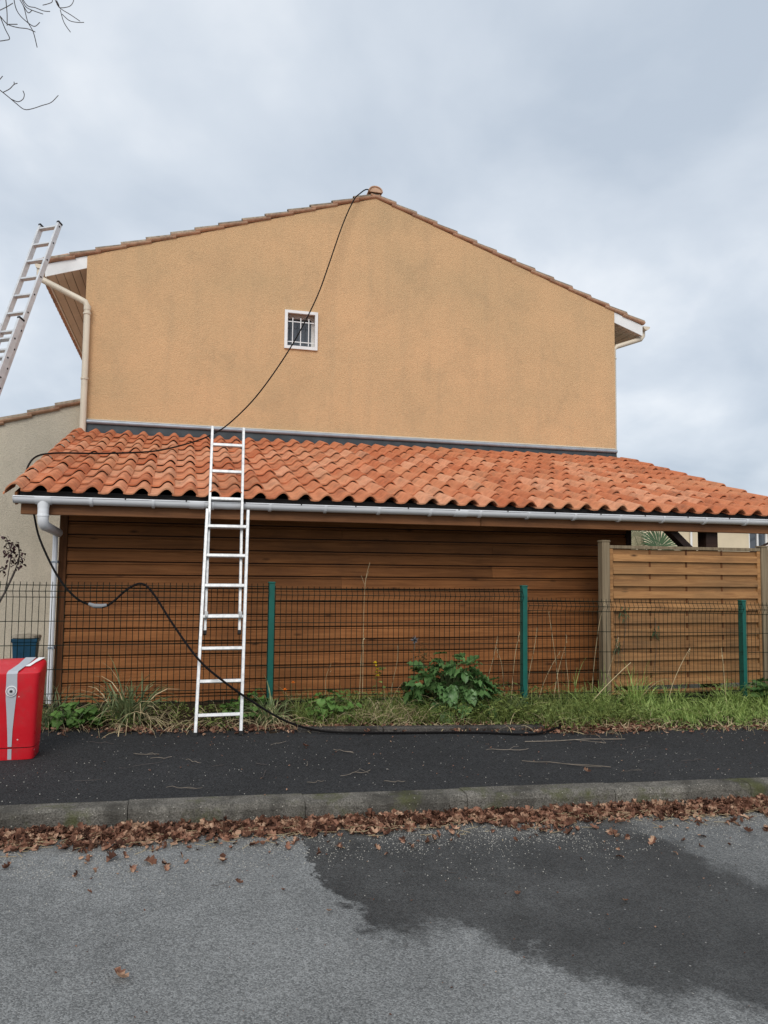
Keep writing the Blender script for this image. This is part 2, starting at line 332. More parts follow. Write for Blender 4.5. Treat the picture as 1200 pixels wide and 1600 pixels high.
# ------------------------------------------------------------------ mesh builder
class MB:
    def __init__(s): s.v = []; s.f = []
    def add(s, vs_, fs):
        o = len(s.v); s.v += [tuple(p) for p in vs_]; s.f += [tuple(i+o for i in f) for f in fs]; return s
    def box(s, x0, x1, y0, y1, z0, z1):
        return s.add([(x0, y0, z0), (x1, y0, z0), (x1, y1, z0), (x0, y1, z0), (x0, y0, z1), (x1, y0, z1), (x1, y1, z1), (x0, y1, z1)],
                     [(0, 3, 2, 1), (4, 5, 6, 7), (0, 1, 5, 4), (1, 2, 6, 5), (2, 3, 7, 6), (3, 0, 4, 7)])
    def bar(s, a, b, w, h, up=(0, 0, 1)):
        a = Vector(a); b = Vector(b); d = (b-a).normalized(); side = d.cross(Vector(up)).normalized(); u = side.cross(d)
        pts = []
        for p in (a, b):
            for i, j in ((-1, -1), (1, -1), (1, 1), (-1, 1)): pts.append(p+side*(i*w/2)+u*(j*h/2))
        return s.add(pts, [(3, 2, 1, 0), (4, 5, 6, 7), (0, 1, 5, 4), (1, 2, 6, 5), (2, 3, 7, 6), (3, 0, 4, 7)])
    def tube(s, pts, r, n=8, caps=True):
        pts = [Vector(p) for p in pts]; k = len(pts); rad = r if isinstance(r, (list, tuple)) else [r]*k
        o = len(s.v); prev = None
        for i, p in enumerate(pts):
            d = (pts[min(i+1, k-1)]-pts[max(i-1, 0)]).normalized()
            if prev is None:
                ref = Vector((0, 0, 1)) if abs(d.z) < 0.9 else Vector((1, 0, 0)); a = d.cross(ref).normalized()
            else:
                a = (prev-d*prev.dot(d)).normalized()
            prev = a; b = d.cross(a)
            for j in range(n):
                t = 2*math.pi*j/n; s.v.append(tuple(p+(a*math.cos(t)+b*math.sin(t))*rad[i]))
        for i in range(k-1):
            for j in range(n): s.f.append((o+i*n+j, o+i*n+(j+1) % n, o+(i+1)*n+(j+1) % n, o+(i+1)*n+j))
        if caps: s.f.append(tuple(o+j for j in reversed(range(n)))); s.f.append(tuple(o+(k-1)*n+j for j in range(n)))
        return s
    def prism(s, poly, axis, a0, a1):      # polygon in the two other axes, extruded along axis
        def mk(p, t):
            return {'x': (t, p[0], p[1]), 'y': (p[0], t, p[1]), 'z': (p[0], p[1], t)}[axis]
        n = len(poly)
        return s.add([mk(p, a0) for p in poly]+[mk(p, a1) for p in poly],
                     [tuple(range(n)), tuple(reversed(range(n, 2*n)))]+[(i, i+n, (i+1) % n+n, (i+1) % n) for i in range(n)])
    def blade(s, base, dirv, length, width, droop, seg=4, up=None):
        b = Vector(base); d = Vector(dirv).normalized(); side = d.cross(Vector((0, 0, 1)))
        if side.length < 1e-3: side = Vector((1, 0, 0))
        a = random.uniform(-0.9, 0.9)
        side = (side.normalized()*math.cos(a)+Vector((d.y*0, 0, 0))+d.cross(side.normalized())*math.sin(a)).normalized()
        o = len(s.v); p = b.copy(); st = length/seg
        for i in range(seg+1):
            w = width*(1-(i/seg)**1.6)*0.5+0.0005
            s.v += [tuple(p-side*w), tuple(p+side*w)]
            d = (d+Vector((0, 0, -droop*(i+0.6)/seg))).normalized(); p = p+d*st
        for i in range(seg): s.f.append((o+2*i, o+2*i+1, o+2*i+3, o+2*i+2))
        return s
    def build(s, name, mat, parent=None, smooth=False, bevel=0.0, share=None):
        og = ORG.get(parent.name, Vector((0, 0, 0))) if parent else Vector((0, 0, 0))
        me = bpy.data.meshes.new(name)
        me.from_pydata([(x-og.x, y-og.y, z-og.z) for x, y, z in s.v], [], s.f)
        bm = bmesh.new(); bm.from_mesh(me)
        if bevel: bmesh.ops.bevel(bm, geom=list(bm.edges), offset=bevel, segments=1, affect='EDGES', clamp_overlap=True)
        if not smooth or bevel: bmesh.ops.recalc_face_normals(bm, faces=list(bm.faces))
        bm.to_mesh(me); bm.free()
        if smooth:
            me.polygons.foreach_set('use_smooth', [True]*len(me.polygons)); me.set_sharp_from_angle(angle=R(42))
        me.materials.append(M[mat] if isinstance(mat, str) else mat)
        o = bpy.data.objects.new(name, me); col.objects.link(o)
        if parent: o.parent = parent; ORG[o.name] = og
        return o
ORG = {}
def tag(o, label=None, cat=None, group=None, kind=None):
    if label: o['label'] = label
    if cat: o['category'] = cat
    if group: o['group'] = group
    if kind: o['kind'] = kind
    return o
def thing(name, loc, label=None, cat=None, group=None, kind=None):
    o = bpy.data.objects.new(name, None); col.objects.link(o); o.location = loc; o.empty_display_size = 0.1
    ORG[o.name] = Vector(loc); return tag(o, label, cat, group, kind)
def inst(me, name, parent, loc, rot=(0, 0, 0), scale=None):
    o = bpy.data.objects.new(name, me); col.objects.link(o); o.parent = parent
    og = ORG.get(parent.name, Vector((0, 0, 0))); o.location = Vector(loc)-og; o.rotation_euler = rot
    if scale: o.scale = scale
    return o
def mesh_only(mb, name, mat, smooth=False):
    o = mb.build(name, mat, None, smooth); me = o.data; bpy.data.objects.remove(o); return me
SL = -0.015
def gz(x): return SL*x            # the whole street falls gently towards +X

# ------------------------------------------------------------------ ground, road, pavement, bed
def sheet(name, x0, x1, y0, y1, z, mat):
    mb = MB(); mb.add([(x0, y0, z+gz(x0)), (x1, y0, z+gz(x1)), (x1, y1, z+gz(x1)), (x0, y1, z+gz(x0))], [(0, 1, 2, 3)])
    return tag(mb.build(name, mat), kind='structure')
sheet('ground', -300, 300, -200, 400, -0.12, 'yard')
sheet('road', -40, 40, -8, 4.75, 0.0, 'road')
def kerbY(x): return 4.66-0.04*(x+0.9)
mb = MB(); xs = [-30, -8, 0, 8, 30]
pv = [(x, kerbY(x)+0.14, 0.136+gz(x)) for x in xs]+[(x, 7.3, 0.142+gz(x)) for x in xs]
mb.add(pv, [(i, i+1, i+6, i+5) for i in range(4)]); tag(mb.build('pavement', 'pave'), kind='structure')
sheet('yard', -30, 30, 7.85, 60, 0.07, 'yard')
def bedY(x):      # where the bed meets the pavement
    pts = [(-8, 6.9), (-1, 6.78), (-0.2, 6.62), (0.75, 6.55), (1.7, 6.46), (2.9, 6.36), (3.3, 6.05), (4.0, 6.15), (5.1, 6.0), (7, 5.9), (12, 5.8)]
    for (a, b), (c, d) in zip(pts, pts[1:]):
        if x <= c: return b+(d-b)*(x-a)/(c-a)
    return 5.8
def bedZ(x, y):
    t = max(0, min(1, (y-bedY(x)+0.06)/0.5)); t = t*t*(3-2*t)
    return 0.128+gz(x)+0.045*t+0.018*noise.noise(Vector((x*3, y*3, 1)))+0.012*noise.noise(Vector((x*11, y*11, 4)))
mb = MB(); nx, ny = 280, 44
for j in range(ny+1):
    for i in range(nx+1):
        x = -5+14*i/nx; y0 = bedY(x)-0.12; y = y0+(7.9-y0)*j/ny
        mb.v.append((x, y, bedZ(x, y)))
for j in range(ny):
    for i in range(nx): a = j*(nx+1)+i; mb.f.append((a, a+1, a+nx+2, a+nx+1))
tag(mb.build('flower_bed', 'soil', smooth=True), kind='structure')
# kerb stones
kb = thing('kerb', (0, 4.7, 0), kind='structure')
ka = math.atan(-0.04)
for i in range(17):
    x0 = -7.25+i*1.0; x1 = x0+0.9960
    zt = 0.138+random.uniform(-0.003, 0.003)
    m = MB()
    q = lambda x, dy, z: (x, kerbY(x)+dy, z+gz(x))
    prof = [(0.0, -0.1), (0.0, zt-0.035), (0.012, zt-0.012), (0.035, zt), (0.152, zt), (0.152, -0.1)]
    nseg = 40; rows = []
    for s_ in range(nseg+1):
        x = x0+(x1-x0)*s_/nseg; row = []
        for k, (dy, z) in enumerate(prof):
            j_ = (0.012*noise.noise(Vector((x*5, k*2.1, i*3.3)))+0.006*noise.noise(Vector((x*19, k*3.1, i*3.3)))) if 0 < k < 4 else 0
            row.append(q(x, dy+j_, z+j_))
        rows.append(row)
    n = len(prof); o = len(m.v)
    for row in rows: m.v += row
    for s_ in range(nseg):
        for k in range(n-1): m.f.append((s_*n+k, s_*n+k+1, (s_+1)*n+k+1, (s_+1)*n+k))
    m.f.append(tuple(range(n))); m.f.append(tuple(reversed(range(nseg*n, nseg*n+n))))
    m.build('kerb_stone', 'kerb', kb)
eg = thing('bed_edging', (2, 6.4, 0.13), kind='structure')
for i in range(3):
    x0 = 0.98+i*0.72; m = MB(); xa, xb = x0, x0+0.712
    ya, yb = bedY(xa)-0.07, bedY(xb)-0.07
    if i == 2: yb = ya-0.05
    za = 0.175+gz(xa)
    m.add([(xa, ya, 0.05), (xb, yb, 0.05), (xb, yb+0.09, 0.05), (xa, ya+0.09, 0.05), (xa, ya, za), (xb, yb, za-0.01), (xb, yb+0.09, za-0.01), (xa, ya+0.09, za)],
          [(0, 3, 2, 1), (4, 5, 6, 7), (0, 1, 5, 4), (1, 2, 6, 5), (2, 3, 7, 6), (3, 0, 4, 7)])
    m.build('edging_stone', 'edging', eg, bevel=0.008)

# ------------------------------------------------------------------ tiles (shared meshes)
def hump(u):
    if u < 0.082: return 0.004*math.cos(math.pi*u/0.082)**2
    t = ((u-0.082)/0.142)**1.18
    return 0.062*max(0.0, math.sin(math.pi*min(0.955, t)))**0.85
def tile_mesh(name, u0=0.0, u1=0.224, mat='tile', length=0.47, th=0.017, nu=14):
    us = [u0+(u1-u0)*i/nu for i in range(nu+1)]; m = MB(); ys = [0, 0.02, length]
    for lay in (0, 1):
        for y in ys:
            for u in us:
                z = hump(u)+0.006
                if u0 > 0 and u < 0.086: z -= 0.03
                taper = 1.0-0.06*(y/length)
                dz = th if lay == 0 else 0
                if lay == 0 and y == 0: dz -= 0.003
                m.v.append(((u-0.11)*taper+0.11, y, z*taper+dz))
    k = nu+1; nl = len(ys)*k
    for j in range(len(ys)-1):
        for i in range(nu):
            a = j*k+i; m.f.append((a, a+1, a+k+1, a+k)); b = a+nl; m.f.append((b, b+k, b+k+1, b+1))
    for i in range(nu): m.f.append((i, i+nl, i+1+nl, i+1))
    for j in range(len(ys)-1):
        a = j*k; m.f.append((a, a+k, a+k+nl, a+nl)); a = j*k+nu; m.f.append((a, a+nl, a+k+nl, a+k))
    me = mesh_only(m, name, mat, True)
    return me
TILE = tile_mesh('tile'); VERGE = tile_mesh('verge_tile', 0.07, 0.224)

# ------------------------------------------------------------------ house
HY = 11.2; HX0, HX1 = -1.40, 6.885; RX = 2.745; EZ = 5.81; RZ = 7.21
PITCH = (RZ-EZ)/(RX-HX0)
house = thing('house', (RX, HY, 0.05), 'tan rendered two storey gable house with one small barred window', 'house')
wx0, wx1, wz0, wz1 = 1.385, 1.865, 4.735, 5.30
def topz(x): return RZ-PITCH*abs(x-RX)
m = MB()
m.prism([(HX0, 0.0), (wx0, 0.0), (wx0, topz(wx0)), (HX0, topz(HX0))], 'y', HY, HY+0.3)
m.prism([(wx0, 0.0), (wx1, 0.0), (wx1, wz0), (wx0, wz0)], 'y', HY, HY+0.3)
m.prism([(wx0, wz1), (wx1, wz1), (wx1, topz(wx1)), (wx0, topz(wx0))], 'y', HY, HY+0.3)
m.prism([(wx1, 0.0), (HX1, 0.0), (HX1, topz(HX1)), (RX, RZ), (wx1, topz(wx1))], 'y', HY, HY+0.3)
m.build('gable_wall', 'house', house)
HD = 9.0
m = MB(); m.box(HX0, HX0+0.3, HY+0.3, HY+HD, 0, EZ); m.box(HX1-0.3, HX1, HY+0.3, HY+HD, 0, EZ); m.box(HX0+0.3, HX1-0.3, HY+HD-0.3, HY+HD, 0, EZ)
m.build('side_wall', 'house', house)
# window
win = MB()
for (a, b, c, d) in ((wx0-0.008, wx0+0.035, wz0-0.008, wz1+0.008), (wx1-0.035, wx1+0.008, wz0-0.008, wz1+0.008), (wx0+0.035, wx1-0.035, wz1-0.034, wz1+0.008), (wx0+0.035, wx1-0.035, wz0-0.008, wz0+0.038)):
    win.box(a, b, HY-0.03, HY+0.02, c, d)
window = win.build('window', 'white', house)
m = MB(); g0, g1, h0, h1 = wx0+0.002, wx1-0.002, wz0+0.002, wz1-0.002
for (a, b, c, d) in ((g0, g0+0.06, h0, h1), (g1-0.06, g1, h0, h1), (g0+0.06, g1-0.06, h1-0.06, h1), (g0+0.06, g1-0.06, h0, h0+0.07)): m.box(a, b, HY+0.15, HY+0.20, c, d)
m.build('casement', 'white', window)
m = MB(); m.box(g0+0.055, g1-0.055, HY+0.172, HY+0.178, h0+0.06, h1-0.055); m.build('pane', 'glass', window)
m = MB(); m.box(g0+0.06, g1-0.13, HY+0.24, HY+0.25, h0, h1-0.0); m.build('blind', 'curtain', window)
m = MB(); m.box(wx0+0.02, wx1-0.02, HY+0.02, HY+0.15, wz0+0.02, wz0+0.05); m.build('sill', 'stone', window)
for k in range(3):
    x = wx0+(wx1-wx0)*(k+1)/4-0.006
    m = MB(); m.tube([(x, HY-0.005, wz0+0.05), (x, HY-0.005, wz1-0.10)], 0.0075, 8); m.build('bar', 'white', window)
for z in (wz1-0.155, wz0+0.105):
    m = MB(); m.box(wx0+0.042, wx1-0.042, HY+0.004, HY+0.012, z-0.006, z+0.006); m.build('bar', 'white', window)
# roof slab, verge tiles, ridge
OV = 0.55
roof = MB()
def rz(x): return RZ+0.015-PITCH*abs(x-RX)
roof.prism([(HX0-OV, rz(HX0-OV)), (RX, rz(RX)), (HX1+OV, rz(HX1+OV)), (HX1+OV, rz(HX1+OV)+0.05), (RX, rz(RX)+0.05), (HX0-OV, rz(HX0-OV)+0.05)], 'y', HY+0.01, HY+HD+0.1)
roof = roof.build('roof', 'oldtile', house)
def half_tile(name, mat, r=0.075, ln=0.42, flip=1, th=0.014):
    m = MB(); n = 9
    for lay in (0, 1):
        for y in (0, ln):
            for i in range(n+1):
                a = math.pi*i/n; q = (r-th*lay)*(1.0-0.12*y/ln)
                m.v.append((q*math.cos(a), y, flip*q*math.sin(a)*0.8))
    k = n+1
    for i in range(n):
        m.f += [(i, i+1, i+1+k, i+k), (2*k+i, 3*k+i, 3*k+i+1, 2*k+i+1), (i, 2*k+i, 2*k+i+1, i+1), (k+i, k+i+1, 3*k+i+1, 3*k+i)]
    for i in (0, n): m.f.append((i, i+k, i+3*k, i+2*k))
    return mesh_only(m, name, mat, True)
CANAL = half_tile('verge_cover_tile', 'oldtop', 0.062, 0.42); UNDER = half_tile('verge_under_tile', 'oldtile', 0.050, 0.42, -1)
AGED = tile_mesh('aged_eave_tile', mat='oldtile')
RIDGE = half_tile('ridge_tile', 'oldtile', 0.115, 0.45, 1, 0.016)
ang = math.atan(PITCH); ex = 0.36
def verge(side, parent, x_low, z_low, y, n, total_run, a):
    for k in range(n):
        d = k*ex*math.cos(a); x = x_low+side*d; z = z_low+k*ex*math.sin(a)
        rot = (0, 0, -side*math.pi/2)
        for me, nm, dz, dy in ((CANAL, 'cover_tile', 0.050, 0.045), (UNDER, 'under_tile', 0.044, 0.010)):
            o = inst(me, nm, parent, (x, y+dy, z+dz+random.uniform(-0.003, 0.003)))
            lift = 0.075
            o.rotation_mode = 'QUATERNION'
            ydir = Vector((side*math.cos(a-lift), 0, math.sin(a-lift))); xdir = Vector((0, -side, 0)); zdir = xdir.cross(ydir)
            o.rotation_quaternion = Matrix((xdir, ydir, zdir)).transposed().to_quaternion()
nv = int(((RX-HX0+OV)/math.cos(ang))/ex)+1
ex = ((RX-HX0+OV+0.02)/math.cos(ang))/nv
verge(1, roof, HX0-OV-0.02, rz(HX0-OV-0.02)+0.005, HY, nv, 0, ang)
verge(-1, roof, HX1+OV+0.02, rz(HX1+OV+0.02)+0.005, HY, nv, 0, ang)
for k in range(22): inst(RIDGE, 'ridge_tile', roof, (RX-0.01, HY-0.05+k*0.41, RZ+0.085+random.uniform(-.004, .004)), (-0.03, 0, 0))
m = MB(); m.prism([(RX-0.105+0.21*(0.5-0.5*math.cos(math.pi*i/10)), RZ+0.085+0.085*math.sin(math.pi*i/10)) for i in range(11)], 'y', HY-0.035, HY-0.015); m.build('ridge_end_disc', 'oldtile', roof)
for k in range(40):      # tiles at the left eave, seen from below
    o = inst(AGED, 'eave_tile', roof, (HX0-OV-0.13, HY+0.25+k*0.208, rz(HX0-OV-0.08)+0.015)); o.rotation_mode = 'QUATERNION'
    yd = Vector((math.cos(ang), 0, math.sin(ang))); xd = Vector((0, -1, 0)); zd = xd.cross(yd)
    o.rotation_quaternion = Matrix((xd, yd, zd)).transposed().to_quaternion()
# eaves: soffit boards following the slope, white end board, gutter, downpipe
def eave(side, mesh_pipe):
    xw = HX0 if side < 0 else HX1
    zt = lambda d: EZ-PITCH*d+0.005            # underside of roof at distance d outside the wall
    e_ = MB(); dd = OV-0.03
    e_.prism([(xw+side*0.002, zt(0)), (xw+side*dd, zt(dd)), (xw+side*dd, zt(dd)-0.175), (xw+side*0.002, zt(0)-0.175)], 'y', HY+0.012, HY+0.032)
    eb = e_.build('eave_end_board', 'white', house)
    nb = 5
    for k in range(nb):
        a, b = dd*k/nb+0.004, dd*(k+1)/nb-0.004
        m = MB(); m.prism([(xw+side*a, zt(a)-0.150), (xw+side*b, zt(b)-0.150), (xw+side*b, zt(b)-0.162), (xw+side*a, zt(a)-0.162)], 'y', HY+0.034, HY+HD)
        m.build('soffit_board', 'soffit', house)
    m = MB(); m.prism([(xw+side*0.01, zt(0)-0.12), (xw+side*dd, zt(dd)-0.12), (xw+side*dd, zt(dd)-0.149), (xw+side*0.01, zt(0)-0.149)], 'y', HY+0.034, HY+HD); m.build('soffit_backing', 'darkwood', house)
    m = MB(); m.box(min(xw+side*dd, xw+side*(dd+0.02)), max(xw+side*dd, xw+side*(dd+0.02)), HY+0.012, HY+HD, zt(dd)-0.18, zt(dd)+0.0); m.build('fascia', 'white', house)
    # half round gutter along the eave
    gx = xw+side*(OV+0.065); gzz = zt(OV)-0.005; m = MB(); n = 10
    for y in (HY-0.0, HY+0.42):
        for r_ in (0.062, 0.056):
            for i in range(n+1):
                a = math.pi+math.pi*i/n; m.v.append((gx+r_*math.cos(a), y, gzz+r_*math.sin(a)))
    k = n+1
    for i in range(n): m.f += [(i, i+1, 2*k+i+1, 2*k+i), (k+i, 3*k+i, 3*k+i+1, k+i+1)]
    m.f.append(tuple(range(k)))
    gt = m.build('gutter', 'cream', house, True)
    return gx, gzz
gx, gzz = eave(-1, None)
m = MB(); px = HX0+0.035
m.tube([(gx, HY+0.06, gzz-0.05), (gx, HY+0.06, gzz-0.14), (gx+0.03, HY+0.045, gzz-0.20), (gx+0.10, HY+0.03, gzz-0.235), (px-0.10, HY-0.06, gzz-0.465), (px-0.03, HY-0.07, gzz-0.50), (px, HY-0.07, gzz-0.56), (px, HY-0.07, 3.30)], 0.043, 14)
dp = m.build('downpipe', 'cream', house, True)
for z in (gzz-0.66, 4.05):
    m = MB(); m.tube([(px, HY-0.07, z-0.012), (px, HY-0.07, z+0.012)], 0.052, 14); m.box(px-0.008, px+0.008, HY-0.03, HY-0.001, z-0.01, z+0.01); m.build('pipe_clip', 'cream', dp, False)
m = MB(); m.tube([(px, HY-0.07, gzz-0.61), (px, HY-0.07, gzz-0.55)], 0.048, 14); m.build('pipe_collar', 'cream', dp, True)
gx, gzz = eave(1, None)
px2 = HX1+0.05
m = MB(); m.tube([(gx, HY+0.12, gzz-0.05), (gx, HY+0.12, gzz-0.13), (gx-0.04, HY+0.12, gzz-0.19), (px2+0.06, HY+0.12, gzz-0.36), (px2, HY+0.12, gzz-0.42), (px2, HY+0.12, 3.0)], 0.04, 12)
dp2 = m.build('downpipe', 'cream', house, True)
m = MB(); m.tube([(px2, HY+0.12, gzz-0.58), (px2, HY+0.12, gzz-0.56)], 0.049, 12); m.build('pipe_clip', 'cream', dp2, True)

# lower wing on the left
WY = HY+0.16
wing = thing('house_wing', (-4, WY, 0.05), 'low grey rendered wing with sloping tile verge beside the tan house', 'house wing')
m = MB(); wz = lambda x: 3.735+0.353*(x+1.46)
m.prism([(-8, 0), (HX0-0.01, 0), (HX0-0.01, wz(HX0)), (-8, wz(-8))], 'y', WY, WY+0.25); m.build('wall', 'wing', wing)
m = MB(); m.prism([(-8, wz(-8)+0.01), (HX0-0.01, wz(HX0)+0.01), (HX0-0.01, wz(HX0)+0.05), (-8, wz(-8)+0.05)], 'y', WY+0.01, WY+6); wroof = m.build('roof', 'oldtile', wing)
a2 = math.atan(0.353); ex = 0.37
nn = 18; verge(1, wroof, HX0-0.01-nn*ex*math.cos(a2), wz(HX0-0.01-nn*ex*math.cos(a2))+0.01, WY-0.02, nn, 0, a2)

# ------------------------------------------------------------------ lean-to shed with tiled roof
SY = 7.9; SX0, SX1 = -1.135, 4.98
EY, E0 = 7.10, 2.088; RM = 0.2985
ra = math.atan(RM)
shed = thing('lean_to_shed', (2.5, SY, 0.05), 'brown timber clad lean-to with orange terracotta tile roof and white gutter', 'shed')
# plinth
m = MB(); m.box(SX0, SX1, SY+0.0, SY+0.15, -0.05, 0.10); m.build('plinth', 'sill', shed)
m = MB(); m.box(SX0+0.02, SX1-0.02, SY+0.03, SY+0.08, 0.10, 2.2); m.build('wall_backing', 'darkwood', shed)
# cladding boards with groove and lip
PB = 0.1285
def clad_board(x0, x1, z):
    m = MB(); h = PB
    prof = [(0.028, 0.0), (-0.010, 0.003), (-0.011, 0.010), (-0.004, 0.089), (0.000, 0.096), (0.014, 0.098), (0.014, 0.103), (0.002, 0.105), (0.004, h-0.010), (0.028, h-0.008)]
    m.prism([(SY+a, z+b) for a, b in prof], 'x', x0, x1); return m
for r_ in range(15):
    z = 0.118+r_*PB
    j = {0: 3.31, 1: 1.62}.get(r_ % 2) if r_ % 4 != 3 else None
    segs = [(SX0+0.075, j-0.0012), (j+0.0012, SX1-0.01)] if j else [(SX0+0.075, SX1-0.01)]
    for a, b in segs: clad_board(a, b, z).build('board', 'clad', shed)
m = MB(); m.box(SX0, SX0+0.072, SY-0.024, SY+0.09, 0.06, 2.1); m.build('corner_board', 'cladpost', shed, bevel=0.004)
m = MB(); m.box(SX1-0.008, SX1+0.06, SY-0.018, SY+0.09, 0.06, 2.3); m.build('corner_board', 'darkwood', shed, bevel=0.004)
m = MB(); m.prism([(SY+0.09, 0.05), (HY, 0.05), (HY, 3.2), (SY+0.09, 2.2)], 'x', SX0+0.01, SX0+0.06); m.build('side_wall', 'cladpost', shed)
m = MB(); m.prism([(SY+0.09, 0.05), (HY, 0.05), (HY, 3.2), (SY+0.09, 2.2)], 'x', SX1-0.06, SX1-0.01); m.build('side_wall', 'darkwood', shed)
# eave beam, rafters, decking
TX0, TX1 = -1.40, 7.03
m = MB(); m.box(TX0+0.04, 2.9, EY+0.115, EY+0.185, 1.928, 2.07); m.build('eave_beam', 'beam', shed, bevel=0.004)
m = MB(); m.box(2.904, TX1-0.02, EY+0.115, EY+0.185, 1.928, 2.07); m.build('eave_beam', 'beam', shed, bevel=0.004)
for k in range(15):
    x = TX0+0.3+k*0.575; m = MB()
    m.prism([(EY+0.19, 1.99), (HY-0.02, E0+RM*(HY-0.02-EY)-0.17), (HY-0.02, E0+RM*(HY-0.02-EY)-0.055), (EY+0.19, E0+RM*0.19-0.055)], 'x', x-0.035, x+0.035); m.build('rafter', 'darkwood', shed)
m = MB(); m.prism([(EY+0.10, E0+RM*0.1-0.05), (HY-0.01, E0+RM*(HY-0.01-EY)-0.05), (HY-0.01, E0+RM*(HY-0.01-EY)-0.03), (EY+0.10, E0+RM*0.10-0.03)], 'x', TX0+0.02, TX1-0.02); m.build('roof_deck', 'darkwood', shed)
m = MB(); m.box(TX0+0.03, TX1-0.03, EY+0.10, EY+0.113, 2.075, 2.135); m.build('eave_closure', 'slate', shed)
# roof tiles: 11 courses
NC = 10; CW = 0.208; ncol = int((TX1-TX0)/CW)
slope_len = (HY-0.13-EY)/math.cos(ra); CE = slope_len/NC
rest = MB(); count = 0
tilt = 0.060
def place(c, r):
    d = r*CE
    x = TX0+0.055+c*CW+random.uniform(-0.002, 0.002); y = EY-0.005+d*math.cos(ra); z = E0+d*math.sin(ra)+0.020
    return (x, y, z+random.uniform(-0.003, 0.003)), (ra-tilt+random.uniform(-0.010, 0.010), random.uniform(-0.014, 0.014), random.uniform(-0.015, 0.015))
tiles_root = shed
for c in range(-1, ncol):
    for r in range(NC):
        loc, rot = place(c, r)
        me = VERGE if c == -1 else TILE
        if r < 8 and c < 36 and count < 300:
            if c == -1: loc = (loc[0]+0.0, loc[1], loc[2])
            inst(me, 'tile', tiles_root, loc, rot); count += 1
        else:
            from mathutils import Euler
            mt = Matrix.Translation(loc) @ Euler(rot).to_matrix().to_4x4()
            rest.add([mt @ v.co for v in me.vertices], [tuple(p.vertices) for p in me.polygons])
tr = rest.build('upper_tiles', 'tile', shed, True); tr['kind'] = 'stuff'
# side cap at the left verge
m = MB(); m.bar((TX0+0.01, EY+0.06, E0-0.03), (TX0+0.01, HY-0.1, E0+RM*(HY-0.1-EY)-0.05), 0.02, 0.11); m.build('verge_board', 'beam', shed)
m = MB(); m.bar((TX1-0.02, EY+0.02, E0-0.05), (TX1-0.02, HY-0.1, E0+RM*(HY-0.1-EY)-0.05), 0.02, 0.11); m.build('verge_board', 'beam', shed)
# flashing against the house
m = MB(); m.prism([(HY-0.24, 3.235), (HY-0.10, 3.285), (HY-0.04, 3.33), (HY-0.025, 3.475), (HY-0.003, 3.475), (HY-0.003, 3.25), (HY-0.24, 3.220)], 'x', HX0+0.08, HX1-0.005); fl = m.build('flashing', 'zinc', shed)
m = MB(); m.tube([(HX0+0.08, HY-0.036, 3.462), (HX1-0.005, HY-0.036, 3.452)], 0.031, 10); m.build('flashing_bead', 'zincbead', fl, True)
m = MB(); m.box(HX0+0.08, HX1-0.005, HY-0.012, HY-0.002, 3.492, 3.506); m.build('sealant_strip', 'cream', fl)
# gutter
GY, GZ, GR = 7.165, 2.075, 0.058
def half_round(x0, x1, r, th, name, mat, parent, caps=True):
    m = MB(); n = 12; k = n+1
    for x in (x0, x1):
        for q in (r, r-th):
            for i in range(n+1):
                a = math.pi+math.pi*i/n; m.v.append((x, GY+q*math.cos(a), GZ+q*math.sin(a)))
    for i in range(n): m.f += [(i, i+1, 2*k+i+1, 2*k+i), (k+i, 3*k+i, 3*k+i+1, k+i+1), (i, k+i, k+i+1, i+1), (2*k+i, 2*k+i+1, 3*k+i+1, 3*k+i)]
    m.f += [(0, 2*k, 3*k, k), (n, k+n, 3*k+n, 2*k+n)]
    return m.build(name, mat, parent, True)
gut = half_round(-1.405, TX1, GR, 0.003, 'gutter', 'pvc', shed)
m = MB(); m.prism([(GY+GR*math.cos(math.pi+math.pi*i/12), GZ+GR*math.sin(math.pi+math.pi*i/12)) for i in range(13)], 'x', -1.409, -1.402); m.build('gutter_end_cap', 'pvc', gut)
m = MB(); m.tube([(-1.405, GY-GR, GZ), (TX1, GY-GR, GZ)], 0.006, 8); m.build('gutter_lip', 'pvc', gut, True)
x = -0.78
while x < TX1:
    o = half_round(x-0.012, x+0.012, GR+0.010, 0.008, 'gutter_bracket', 'pvc', gut)
    m = MB(); m.box(x+0.28, x+0.292, GY-GR-0.008, GY-GR+0.03, GZ-0.004, GZ+0.010); m.build('gutter_clip', 'rubber', gut)
    x += 0.52
for x in (-1.17, 0.12, 2.66): half_round(x-0.065, x+0.065, GR+0.006, 0.005, 'gutter_union', 'pvc', gut)
# downpipe of the shed
ox = -1.17
m = MB(); m.tube([(ox, GY, GZ-0.03), (ox, GY, GZ-0.10)], [0.055, 0.046], 14)
m.tube([(ox, GY, GZ-0.095), (ox, GY, GZ-0.18), (ox+0.002, GY+0.012, GZ-0.22), (ox+0.01, GY+0.05, GZ-0.245), (ox+0.02, GY+0.10, GZ-0.252), (ox+0.045, SY-0.15, GZ-0.285), (ox+0.045, SY-0.10, GZ-0.30)], [0.046, 0.046, 0.046, 0.045, 0.042, 0.040, 0.022], 14)
dps = m.build('downpipe', 'pvc', shed, True)
m = MB(); m.tube([(ox, GY, GZ-0.165), (ox, GY, GZ-0.15)], 0.050, 14); m.build('pipe_collar', 'pvc', dps, True)
m = MB(); m.box(ox-0.008, ox+0.036, SY-0.125, SY-0.075, 0.10, GZ-0.29); m.build('lower_pipe', 'pvc', dps, bevel=0.012)
for z in (1.52, 0.72):
    m = MB(); m.box(ox-0.012, ox+0.040, SY-0.13, SY-0.070, z-0.008, z+0.008); m.box(ox+0.032, ox+0.044, SY-0.136, SY-0.02, z-0.012, z+0.012); m.build('pipe_clip', 'zincbead', dps)
